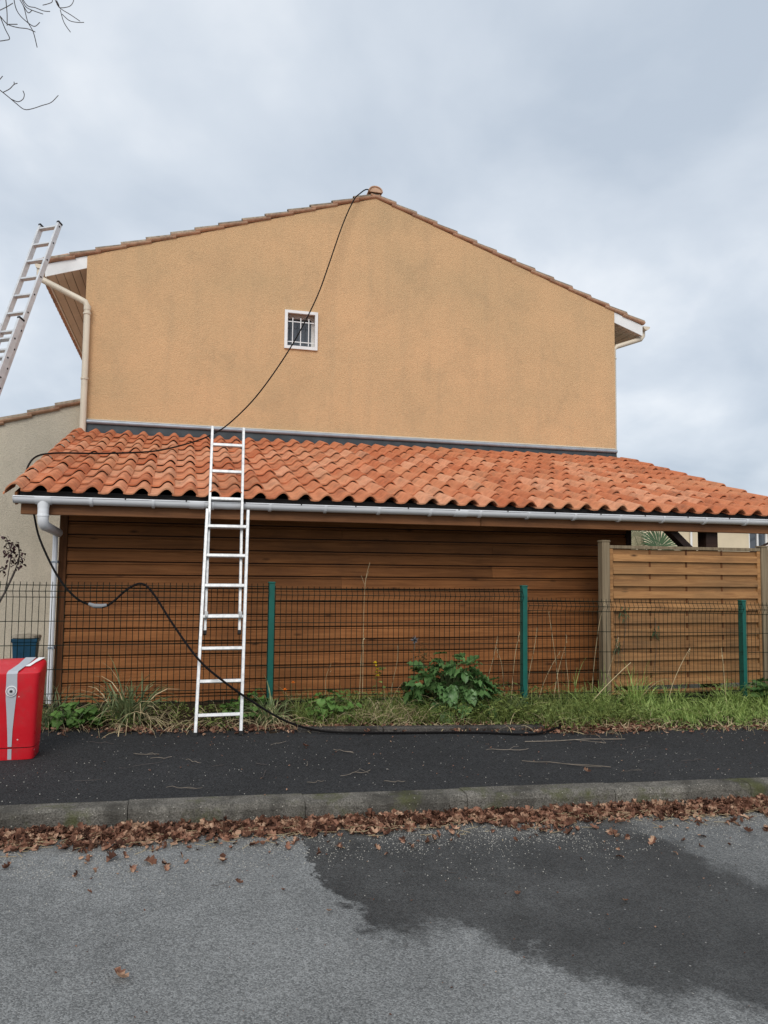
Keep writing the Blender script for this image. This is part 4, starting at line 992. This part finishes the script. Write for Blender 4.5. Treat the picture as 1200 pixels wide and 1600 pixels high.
for i in range(19000):
    x = random.uniform(-3.4, 4.3); yb = bedY(x); y = random.uniform(yb+0.08, 7.55)
    den = 0.5+1.1*noise.noise(Vector((x*1.7, y*1.7, 3)))+(0.25 if x > 1.4 else -0.28)
    if random.random() > den: continue
    z = bedZ(x, y); az = random.uniform(0, 2*math.pi); h = random.uniform(0.0, 0.26)*max(0.2, den)
    wd_.blade((x, y, z+h*0.7), (math.cos(az), math.sin(az), random.uniform(0.1, 1.1)), random.uniform(0.025, 0.07), random.uniform(0.008, 0.02), random.uniform(0.2, 0.9), 3)
for i in range(4200):
    x = random.uniform(1.0, 4.2); yb = bedY(x); y = random.uniform(yb+0.12, 7.2); az = random.uniform(0, 2*math.pi)
    wd_.blade((x, y, bedZ(x, y)), (math.cos(az)*.5, math.sin(az)*.5, 1), random.uniform(0.08, 0.32), random.uniform(0.003, 0.006), random.uniform(0.2, 0.9), 4)
tag(wd_.build('weeds', 'weed'), 'low green weeds covering the soil of the flower bed', 'weeds', kind='stuff')

dt = MB()
for i in range(420):
    x = random.gauss(1.75, 0.22) if i % 3 else random.uniform(-1.2, 3.4); y = random.uniform(bedY(x)+0.1, 7.1); az = random.uniform(0, 2*math.pi)
    dt.blade((x, y, bedZ(x, y)+0.02), (math.cos(az)*0.9, math.sin(az)*0.6, random.uniform(0.4, 1.2)), random.uniform(0.15, 0.45), random.uniform(0.003, 0.006), random.uniform(0.2, 0.9), 5)
tag(dt.build('dry_stems', 'straw'), 'tangle of dry brown stems between the yellow flower and the broad-leaved clump', 'dry stems', kind='stuff')

# ivy sprigs on the privacy screen
for i, (x, z, lab) in enumerate(((4.53, 1.05, 'drooping dark sprig hanging before the upper slats of the pine panel'), (4.90, 0.84, 'dark sprig hanging in the middle of the pine panel'), (4.44, 0.69, 'dark leafy sprig at the left edge of the pine panel'))):
    sp_ = thing('vine_sprig', (x, PY-0.03, z), lab, 'vine'); m = MB()
    for k in range(20):
        c = Vector((x+random.gauss(0, .025), PY-0.03+random.gauss(0, .012), z+random.gauss(0, .045))); m.blade(c, (random.gauss(0, .6), random.gauss(-.3, .4), -1), random.uniform(0.03, 0.07), 0.013, 0.2, 3)
    m.build('leaves', 'ivy', sp_)
    m = MB(); m.tube(smooth([(x+0.02, PY-0.02, z+0.14), (x, PY-0.03, z+0.02), (x+0.02, PY-0.03, z-0.12), (x-0.02, PY-0.02, z-0.40)]), 0.002, 4); m.build('stem', 'darktwig', sp_)

# dark red shrub behind the fence, left
sh = thing('red_leaf_shrub', (-1.98, 8.6, 0.08), 'thin shrub with dark red leaves in front of the grey wing wall', 'shrub')
m = MB()
m.tube(smooth([(-1.98, 8.6, 0.08), (-1.90, 8.6, 0.7), (-1.80, 8.6, 1.05), (-1.731, 8.6, 1.208), (-1.688, 8.6, 1.319), (-1.645, 8.6, 1.437), (-1.614, 8.6, 1.569), (-1.63, 8.6, 1.70)]), [0.014]*12+[0.011]*18+[0.007]*13, 6)
m.tube(smooth([(-1.74, 8.6, 1.19), (-1.715, 8.6, 1.35), (-1.70, 8.6, 1.5), (-1.695, 8.6, 1.62), (-1.745, 8.6, 1.765)]), 0.005, 5)
m.tube(smooth([(-1.80, 8.6, 1.05), (-1.86, 8.6, 1.25), (-1.80, 8.6, 1.40), (-1.74, 8.58, 1.44)]), 0.005, 5)
m.build('stems', 'darktwig', sh)
RL = leaf_mesh('red_leaf', 'redleaf', 0.05, 0.014, 0.4, 0.003, 4)
for i in range(120):
    c = random.choice([(-1.61, 1.60), (-1.66, 1.66), (-1.70, 1.70), (-1.76, 1.74), (-1.68, 1.56), (-1.62, 1.50), (-1.76, 1.44), (-1.72, 1.62)])
    s = random.uniform(0.6, 1.2); inst(RL, 'leaf', sh, (c[0]+random.gauss(0, .028), 8.6+random.gauss(0, .03), c[1]+random.gauss(0, .03)), (random.uniform(-1, .6), random.uniform(-.6, .6), random.uniform(0, 6.3)), (s, s, s))

# ------------------------------------------------------------------ leaf litter, grit, twigs
def litter_leaf(m, c, s, rz_, curl, tiltx, tilty):
    st = [0.0, 0.18, 0.36, 0.52, 0.68, 0.84, 1.0]; ws = [0.03, 0.26, 0.16, 0.38, 0.22, 0.30, 0.03]
    E_ = (Matrix.Rotation(rz_, 3, 'Z') @ Matrix.Rotation(tiltx, 3, 'X') @ Matrix.Rotation(tilty, 3, 'Y')); o = len(m.v)
    k2 = random.uniform(0.3, 1.3)
    for t, w in zip(st, ws):
        for q in (-1, 0, 1):
            p = Vector((q*w, t-0.5, curl*(t-0.5)**2+abs(q)*w*k2)); m.v.append(tuple(Vector(c)+E_ @ (p*s)))
    for i in range(6):
        for q in range(2): a = o+i*3+q; m.f.append((a, a+1, a+4, a+3))
lit = MB(); random.seed(5)
for i in range(11600):
    x = random.uniform(-4.6, 7.0); dpt = abs(random.gauss(0, 0.085)) if random.random() < 0.93 else abs(random.gauss(0, 0.28))
    wob = 0.62+0.9*noise.noise(Vector((x*1.6, 0, 2)))+0.4*noise.noise(Vector((x*6, 0, 5)))
    if random.random() > wob+0.30: continue
    dpt *= (0.45+0.85*max(0, wob))
    y = kerbY(x)-0.012-dpt; hp = max(0, 0.042*(1-dpt/0.12))*random.random()
    litter_leaf(lit, (x, y, gz(x)+0.008+hp), random.choice((random.uniform(0.014, 0.035), random.uniform(0.03, 0.075))), random.uniform(0, 6.3), random.uniform(-0.8, 1.6), random.gauss(0, 0.5), random.gauss(0, 0.5))
tag(lit.build('leaf_litter', 'litter'), 'drift of dry brown leaves along the foot of the kerb', 'leaf litter', kind='stuff')
lit = MB()
for i in range(1700):
    x = random.uniform(-1.4, 5.8); y = bedY(x)+random.gauss(0.05, 0.09)
    if i > 1150: x = random.gauss(3.72, 0.28); y = 6.28+random.gauss(0, 0.09)
    elif x > 1.6 and random.random() < 0.45: continue
    litter_leaf(lit, (x, y, max(bedZ(x, y), 0.14+gz(x))+random.uniform(0.004, 0.02)), random.uniform(0.02, 0.055), random.uniform(0, 6.3), random.uniform(-0.5, 1.0), random.gauss(0, 0.4), random.gauss(0, 0.4))
tag(lit.build('leaf_litter', 'litter'), 'dry brown leaves lying along the edge of the flower bed', 'leaf litter', kind='stuff')
grit = MB()
for i in range(20000):
    x = random.uniform(-3.5, 6.0); dpt = abs(random.gauss(0, 0.30)); y = kerbY(x)-0.10-dpt
    if random.random() > 0.5+0.9*noise.noise(Vector((x*2.5, y*2.5, 7))): continue
    s = random.uniform(0.0012, 0.0038); z = gz(x)
    grit.add([(x-s, y, z), (x+s*0.3, y-s, z), (x+s, y+s*0.6, z), (x, y, z+s*1.3)], [(0, 1, 3), (1, 2, 3), (2, 0, 3)])
for i in range(650):
    x = random.uniform(-1.6, 5.0); y = random.uniform(kerbY(x)+0.16, bedY(x)); s = random.uniform(0.0012, 0.0042); z = 0.14+gz(x)-0.001
    grit.add([(x-s, y, z), (x+s*0.3, y-s, z), (x+s, y+s*0.6, z), (x, y, z+s*1.3)], [(0, 1, 3), (1, 2, 3), (2, 0, 3)])
tag(grit.build('grit', 'chip'), 'pale grit scattered on the asphalt beside the kerb', 'grit', kind='stuff')
crumb = MB()
for i in range(260):
    x = random.uniform(-1.5, 5.2); y = random.uniform(kerbY(x)+0.1, bedY(x)) if i % 3 else bedY(x)-abs(random.gauss(0, 0.2)); s = random.uniform(0.006, 0.018)
    litter_leaf(crumb, (x, y, 0.143+gz(x)+0.002), s, random.uniform(0, 6.3), 0.5, random.gauss(0, 0.3), random.gauss(0, 0.3))
for i in range(120):
    x = random.uniform(-1.0, 3.4); y = random.uniform(2.4, 4.2); s = random.uniform(0.005, 0.012)
    litter_leaf(crumb, (x, y, gz(x)+0.003), s, random.uniform(0, 6.3), 0.5, random.gauss(0, 0.3), random.gauss(0, 0.3))
tag(crumb.build('leaf_crumbs', 'litter'), 'crumbs of dead leaves strewn over pavement and road', 'leaf crumbs', kind='stuff')
straw = MB()
for i in range(900):
    x = random.uniform(-1.5, 4.6); y = kerbY(x)-abs(random.gauss(0.10, 0.12)); z = gz(x)+random.uniform(0.004, 0.03); a = random.uniform(0, 3.14); l = random.uniform(0.02, 0.10)
    straw.bar((x, y, z), (x+math.cos(a)*l, y+math.sin(a)*l*0.6, z+random.uniform(-.003, .006)), 0.003, 0.0015)
tag(straw.build('straw_bits', 'straw'), 'bits of dry straw mixed in the leaves at the kerb', 'straw', kind='stuff')
for i, (x, y, lab, s) in enumerate([(-0.172, 3.034, 'curled pale brown leaf alone on the dry grey asphalt of the road', 0.065), (0.306, 3.793, 'small reddish leaf on the grey road short of the grit strip', 0.04), (0.668, 3.415, 'tiny pale leaf at the edge of the dark damp patch', 0.03), (1.562, 3.415, 'pale leaf lying in the middle of the dark damp patch', 0.045), (2.025, 3.253, 'narrow brown leaf on the right part of the damp patch', 0.04), (3.30, 3.973, 'brown leaf on the dry gritty asphalt by the right kerb', 0.06), (2.75, 4.88, 'pale leaf lying on the black pavement near the kerb top', 0.05), (0.95, 5.9, 'tan leaf lying alone on the black pavement before the ladder side', 0.05)]):
    m = MB(); onp = y > 4.75; litter_leaf(m, (x, y, (0.155 if onp else 0.012)+gz(x)), s, random.uniform(0.6, 2.2), 0.8, 0.25, 0.3); tag(m.build('fallen_leaf', 'litter'), lab, 'leaf')
tw = [(-0.36, 5.47, 0.36, 0.2), (-0.17, 5.72, 0.2, 0.4), (0.07, 5.63, 0.16, 0.0), (2.43, 5.24, 0.62, -0.42), (3.0, 4.85, 0.2, 0.3), (-0.05, 4.96, 0.24, 0.35), (0.24, 5.42, 0.12, 0.1), (0.54, 5.47, 0.14, -0.3), (0.87, 5.33, 0.2, 0.5), (0.81, 4.93, 0.16, 0.1), (1.30, 4.88, 0.2, -0.2), (2.73, 5.83, 0.9, 0.0), (3.50, 5.50, 0.3, -0.3), (3.31, 5.10, 0.18, 0.2), (3.63, 5.06, 0.28, 0.02), (-0.65, 6.3, 0.2, -0.4), (-0.29, 5.87, 0.2, 0.1), (0.55, 5.1, 0.22, 0.5), (1.05, 5.05, 0.34, -0.15), (2.3, 5.6, 0.42, -0.04), (0.18, 3.77, 0.09, -0.3), (1.30, 3.75, 0.10, -0.9), (-0.6, 5.2, 0.2, 0.2), (0.7, 6.0, 0.22, 0.05), (1.15, 5.8, 0.2, -0.3)]
for x, y, l, a in tw:
    onp = y > 4.75; z0 = 0.146 if onp else 0.008; long_ = l > 0.5
    if not long_: a += random.uniform(-0.9, 0.9); l *= random.uniform(0.6, 1.1)
    P = []; n = 6; r_ = random.uniform(0.0022, 0.0030) if long_ else random.uniform(0.0011, 0.0024)
    for k in range(n+1):
        t = k/n; xx = x+math.cos(a)*l*t; P.append((xx, y+math.sin(a)*l*t+random.gauss(0, 0.05*l+0.002)*(0 < k)*(0.2 if long_ else 1), z0+gz(xx)+0.002+abs(random.gauss(0, 0.003))))
    m = MB(); m.tube(smooth(P, 2), r_, 5)
    if l > 0.15 and random.random() < 0.6:
        q = Vector(P[3]); m.tube([q, q+Vector((l*0.2, random.choice((-1, 1))*l*0.2, 0.004)), q+Vector((l*0.33, random.choice((-1, 1))*l*0.22, 0.002))], r_*0.6, 4)
    mt = 'twig' if random.random() < 0.45 else 'darktwig'
    tw_o = m.build('twig', 'twig' if long_ else mt)
    if long_: tag(tw_o, {0.62: 'long pale curved twig lying across the black pavement', 0.9: 'longest straight pale stick beside the leaf heap on the pavement'}[l], 'twig')
    elif not onp: tag(tw_o, 'short dark curved twig on the grey road' if x < 1 else 'short twig on the dark damp patch of the road', 'twig')
    else: tag(tw_o, 'thin short broken twig lying on the black pavement', 'twig', 'twigs scattered on the pavement')

# ------------------------------------------------------------------ bare tree at the left, its branch ends reach into view
TW = [
[(-1.411,6.278,5.982),(-1.406,6.361,5.912),(-1.381,6.436,5.892),(-1.332,6.555,5.916),(-1.312,6.650,5.971),(-1.292,6.717,6.057)],
[(-1.418,6.309,6.004),(-1.375,6.477,6.016),(-1.342,6.506,5.906),(-1.313,6.592,5.880),(-1.299,6.700,5.823)],
[(-1.391,6.396,6.060),(-1.359,6.536,6.062),(-1.312,6.620,6.112),(-1.277,6.777,6.206),(-1.248,6.893,6.292)],
[(-1.381,6.404,6.030),(-1.366,6.527,6.043),(-1.337,6.624,6.088),(-1.274,6.742,6.153)],
[(-1.366,6.432,5.984),(-1.348,6.542,6.003),(-1.337,6.626,6.089)],
[(-1.471,5.993,5.602),(-1.447,6.083,5.622),(-1.422,6.215,5.656),(-1.380,6.342,5.728),(-1.341,6.513,5.846),(-1.309,6.646,5.919)],
[(-1.451,6.100,5.634),(-1.426,6.164,5.582),(-1.407,6.234,5.557),(-1.422,6.163,5.490),(-1.442,6.098,5.435)],
[(-1.420,6.207,5.650),(-1.381,6.341,5.754)],
[(-1.250,6.920,6.506),(-1.207,7.003,6.440),(-1.181,7.079,6.459),(-1.127,7.181,6.497),(-1.072,7.380,6.589)],
[(-1.199,7.052,6.454),(-1.166,7.077,6.479),(-1.131,7.190,6.588),(-1.117,7.263,6.701),(-1.131,7.233,6.725)],
[(-1.195,7.066,6.447),(-1.164,7.095,6.354),(-1.126,7.220,6.358)],
[(-1.180,7.080,6.418),(-1.133,7.168,6.431),(-1.088,7.305,6.520),(-1.045,7.433,6.620)],
[(-1.249,6.921,6.477),(-1.236,6.920,6.408),(-1.259,6.855,6.332),(-1.278,6.742,6.232)],
[(-1.438,6.165,5.864),(-1.433,6.228,5.756),(-1.423,6.205,5.638)],
[(-1.448,6.080,5.666),(-1.430,6.223,5.806),(-1.415,6.312,5.901)],
[(-1.459,5.960,5.012),(-1.424,6.092,5.047),(-1.390,6.246,5.087),(-1.360,6.371,5.115),(-1.333,6.497,5.153),(-1.297,6.601,5.227),(-1.252,6.744,5.348),(-1.206,6.899,5.478),(-1.166,6.982,5.599)],
[(-1.408,6.123,5.053),(-1.396,6.262,5.168),(-1.385,6.349,5.261),(-1.368,6.376,5.291)],
[(-1.382,6.274,5.094),(-1.354,6.360,5.131),(-1.339,6.460,5.216),(-1.341,6.509,5.283),(-1.345,6.476,5.294)],
[(-1.430,6.102,5.137),(-1.427,6.162,5.201)],
[(-1.375,6.304,5.234),(-1.380,6.321,5.265)]]
tree = thing('bare_tree', (-5.2, 5.6, 0.1), 'leafless tree whose thin bare branch tips hang beside the roof', 'tree')
m = MB(); m.tube(smooth([(-5.2, 5.6, 0.1), (-5.15, 5.62, 1.5), (-5.2, 5.6, 3.0), (-5.1, 5.65, 4.6), (-5.0, 5.7, 6.2), (-5.05, 5.7, 7.6), (-5.0, 5.75, 8.8)]), [0.17-0.004*i for i in range(37)], 10); m.build('trunk', 'bark', tree, True)
m = MB()
br = [((-5.1, 5.65, 4.4), (-3.8, 5.8, 5.2), (-2.6, 5.85, 5.25), (-1.9, 5.9, 5.05), (-1.459, 5.96, 5.012)),
      ((-5.05, 5.7, 5.2), (-3.9, 5.8, 6.0), (-2.7, 5.85, 6.0), (-1.9, 5.9, 5.7), (-1.471, 5.993, 5.602)),
      ((-5.0, 5.7, 6.0), (-3.8, 5.9, 6.9), (-2.6, 6.1, 7.0), (-1.8, 6.2, 6.5), (-1.40, 6.30, 6.03)),
      ((-5.0, 5.7, 6.8), (-3.7, 6.1, 7.6), (-2.5, 6.5, 7.6), (-1.6, 6.8, 7.0), (-1.25, 6.92, 6.50))]
for b in br: m.tube(smooth(b), [0.045*(1-i/25)+0.005 for i in range(25)], 6)
for k in range(26):
    b = random.choice(br); p = Vector(b[1]).lerp(Vector(b[2]), random.random()); d = Vector((random.uniform(-.5, .3), random.uniform(-1, .6), random.uniform(-.3, 1))).normalized(); l = random.uniform(0.5, 1.1)
    m.tube([p, p+d*l*0.5+Vector((0, 0, .08)), p+d*l], [0.012, 0.007, 0.003], 5)
m.build('branches', 'bark', tree)
m = MB()
for t in TW: m.tube(smooth(t, 4), 0.0034, 5)
m.build('twigs', 'darktwig', tree)
m = MB(); m.tube([(-1.215, 6.985, 6.47), (-1.205, 7.0, 6.445), (-1.195, 7.02, 6.435)], [0.004, 0.011, 0.004], 6); m.build('bud', 'darktwig', tree)

# ------------------------------------------------------------------ beyond the open bay: palm, neighbour, far trees
pm = thing('fan_palm', (9.2, 14.0, 0.0), 'fan palm with stiff green fronds seen below the eave', 'palm')
m = MB(); m.tube([(9.2, 14.0, -0.1), (9.22, 14.0, 0.9), (9.2, 14.0, 1.6)], [0.12, 0.11, 0.10], 10); m.build('trunk', 'bark', pm, True)
def frond(c, az, tl_, r_, mat, nm):
    m = MB(); C_ = Vector(c); E_ = Matrix.Rotation(az, 3, 'Z') @ Matrix.Rotation(tl_, 3, 'X'); n = 26
    for i in range(n):
        a = -2.3+4.6*i/(n-1); d = E_ @ Vector((math.sin(a), math.cos(a), 0.0)); s = E_ @ Vector((math.cos(a), -math.sin(a), 0.0)); nn_ = E_ @ Vector((0, 0, 1))
        l = r_*(0.75+0.25*math.cos(a*0.6))*random.uniform(0.9, 1.05)
        m.add([C_, C_+d*l*0.55+s*0.020+nn_*0.01, C_+d*l*0.8+s*0.010, C_+d*l+Vector((0, 0, -0.05)), C_+d*l*0.8-s*0.010, C_+d*l*0.55-s*0.020+nn_*0.01], [(0, 1, 2, 3, 4, 5)])
    m.tube([(9.2, 14.0, 1.55), tuple((Vector((9.2, 14.0, 1.7))+C_)/2+Vector((0, 0, 0.05))), tuple(C_)], 0.012, 5)
    m.build(nm, mat, pm)
frond((9.42, 13.75, 1.98), 0.25, 1.25, 0.55, 'palmleaf', 'frond')
frond((8.95, 13.8, 2.0), 0.5, 1.5, 0.5, 'drypalm', 'frond')
frond((9.75, 14.2, 2.0), -0.5, 0.9, 0.6, 'palmleaf', 'frond')
frond((9.2, 14.3, 2.25), 0.1, 0.6, 0.6, 'palmleaf', 'frond')
frond((8.7, 14.1, 1.9), 1.3, 0.8, 0.55, 'palmleaf', 'frond')
NY = 22.0
nb = thing('neighbour_house', (18, NY, 0.0), 'pale beige house with a white window seen under the eave', 'house')
m = MB(); nw = [(18.55, 19.35, 2.1, 2.95)]
m.box(13.2, 18.55, NY, NY+0.3, -0.4, 3.25); m.box(19.35, 27, NY, NY+0.3, -0.4, 3.25); m.box(18.55, 19.35, NY, NY+0.3, -0.4, 2.1); m.box(18.55, 19.35, NY, NY+0.3, 2.95, 3.25)
m.box(13.2, 13.5, NY+0.3, NY+8, -0.4, 3.25); m.box(26.7, 27, NY+0.3, NY+8, -0.4, 3.25); m.build('wall', 'neighbour', nb)
m = MB(); m.prism([(NY-0.3, 3.18), (NY+4, 4.0), (NY+8.3, 3.18), (NY+8.3, 3.26), (NY+4, 4.08), (NY-0.3, 3.26)], 'x', 12.9, 27.3); m.build('roof', 'oldtile', nb)
m = MB()
for (a, b, c, d) in ((18.55, 18.63, 2.1, 2.95), (19.27, 19.35, 2.1, 2.95), (18.63, 19.27, 2.87, 2.95), (18.63, 19.27, 2.1, 2.18), (18.92, 18.98, 2.18, 2.87)): m.box(a, b, NY+0.05, NY+0.12, c, d)
nwn = m.build('window', 'white', nb)
m = MB(); m.box(18.6, 19.3, NY+0.09, NY+0.10, 2.15, 2.9); m.build('pane', 'glass', nwn)
m = MB(); m.tube([(16.25, NY-0.06, -0.3), (16.25, NY-0.06, 3.1)], 0.04, 8); m.build('downpipe', 'white', nb, True)
m = MB(); m.bar((17.9, NY-0.5, 2.02), (19.6, NY-0.5, 2.78), 0.05, 0.06); m.bar((17.9, NY-0.5, -0.3), (17.9, NY-0.5, 2.02), 0.05, 0.05, (0, 1, 0)); m.bar((19.6, NY-0.5, -0.3), (19.6, NY-0.5, 2.78), 0.05, 0.05, (0, 1, 0)); m.build('stair_rail', 'darkwood', nb)
def far_tree(x, y, zc, r_, h_, label):
    t = thing('tree', (x, y, -0.5), label, 'tree', 'trees behind the lean-to'); m = MB()
    m.tube([(x, y, -0.6), (x+0.1, y, zc*0.5), (x, y, zc)], [0.2, 0.15, 0.08], 8)
    for k in range(8):
        a = random.uniform(0, 6.3); m.tube([(x, y, zc*0.6+k*0.05*zc), (x+math.cos(a)*r_*0.4, y+math.sin(a)*r_*0.4, zc+random.uniform(-.2, .5)*h_), (x+math.cos(a)*r_*0.8, y+math.sin(a)*r_*0.8, zc+random.uniform(-.3, .8)*h_)], [0.07, 0.04, 0.015], 5)
    m.build('trunk', 'bark', t)
    m = MB()
    for k in range(70):
        d = Vector((random.gauss(0, 1), random.gauss(0, 1), random.gauss(0, 1))).normalized()*random.uniform(0.35, 1.0); c = Vector((x+d.x*r_, y+d.y*r_, zc+d.z*h_))
        for q in range(55):
            p = c+Vector((random.gauss(0, .22), random.gauss(0, .22), random.gauss(0, .18)))*r_*0.6; m.blade(p, (random.gauss(0, 1), random.gauss(0, 1), random.gauss(0, .6)), random.uniform(0.10, 0.2), 0.07, 0.3, 1)
    m.build('crown', 'farleaf', t)
far_tree(28.2, 30.0, 4.2, 1.6, 1.35, 'round green treetop showing above the right end of the tiled roof')
far_tree(21.6, 31.0, 4.0, 1.3, 1.0, 'thin treetop barely showing above the sloping tile edge')
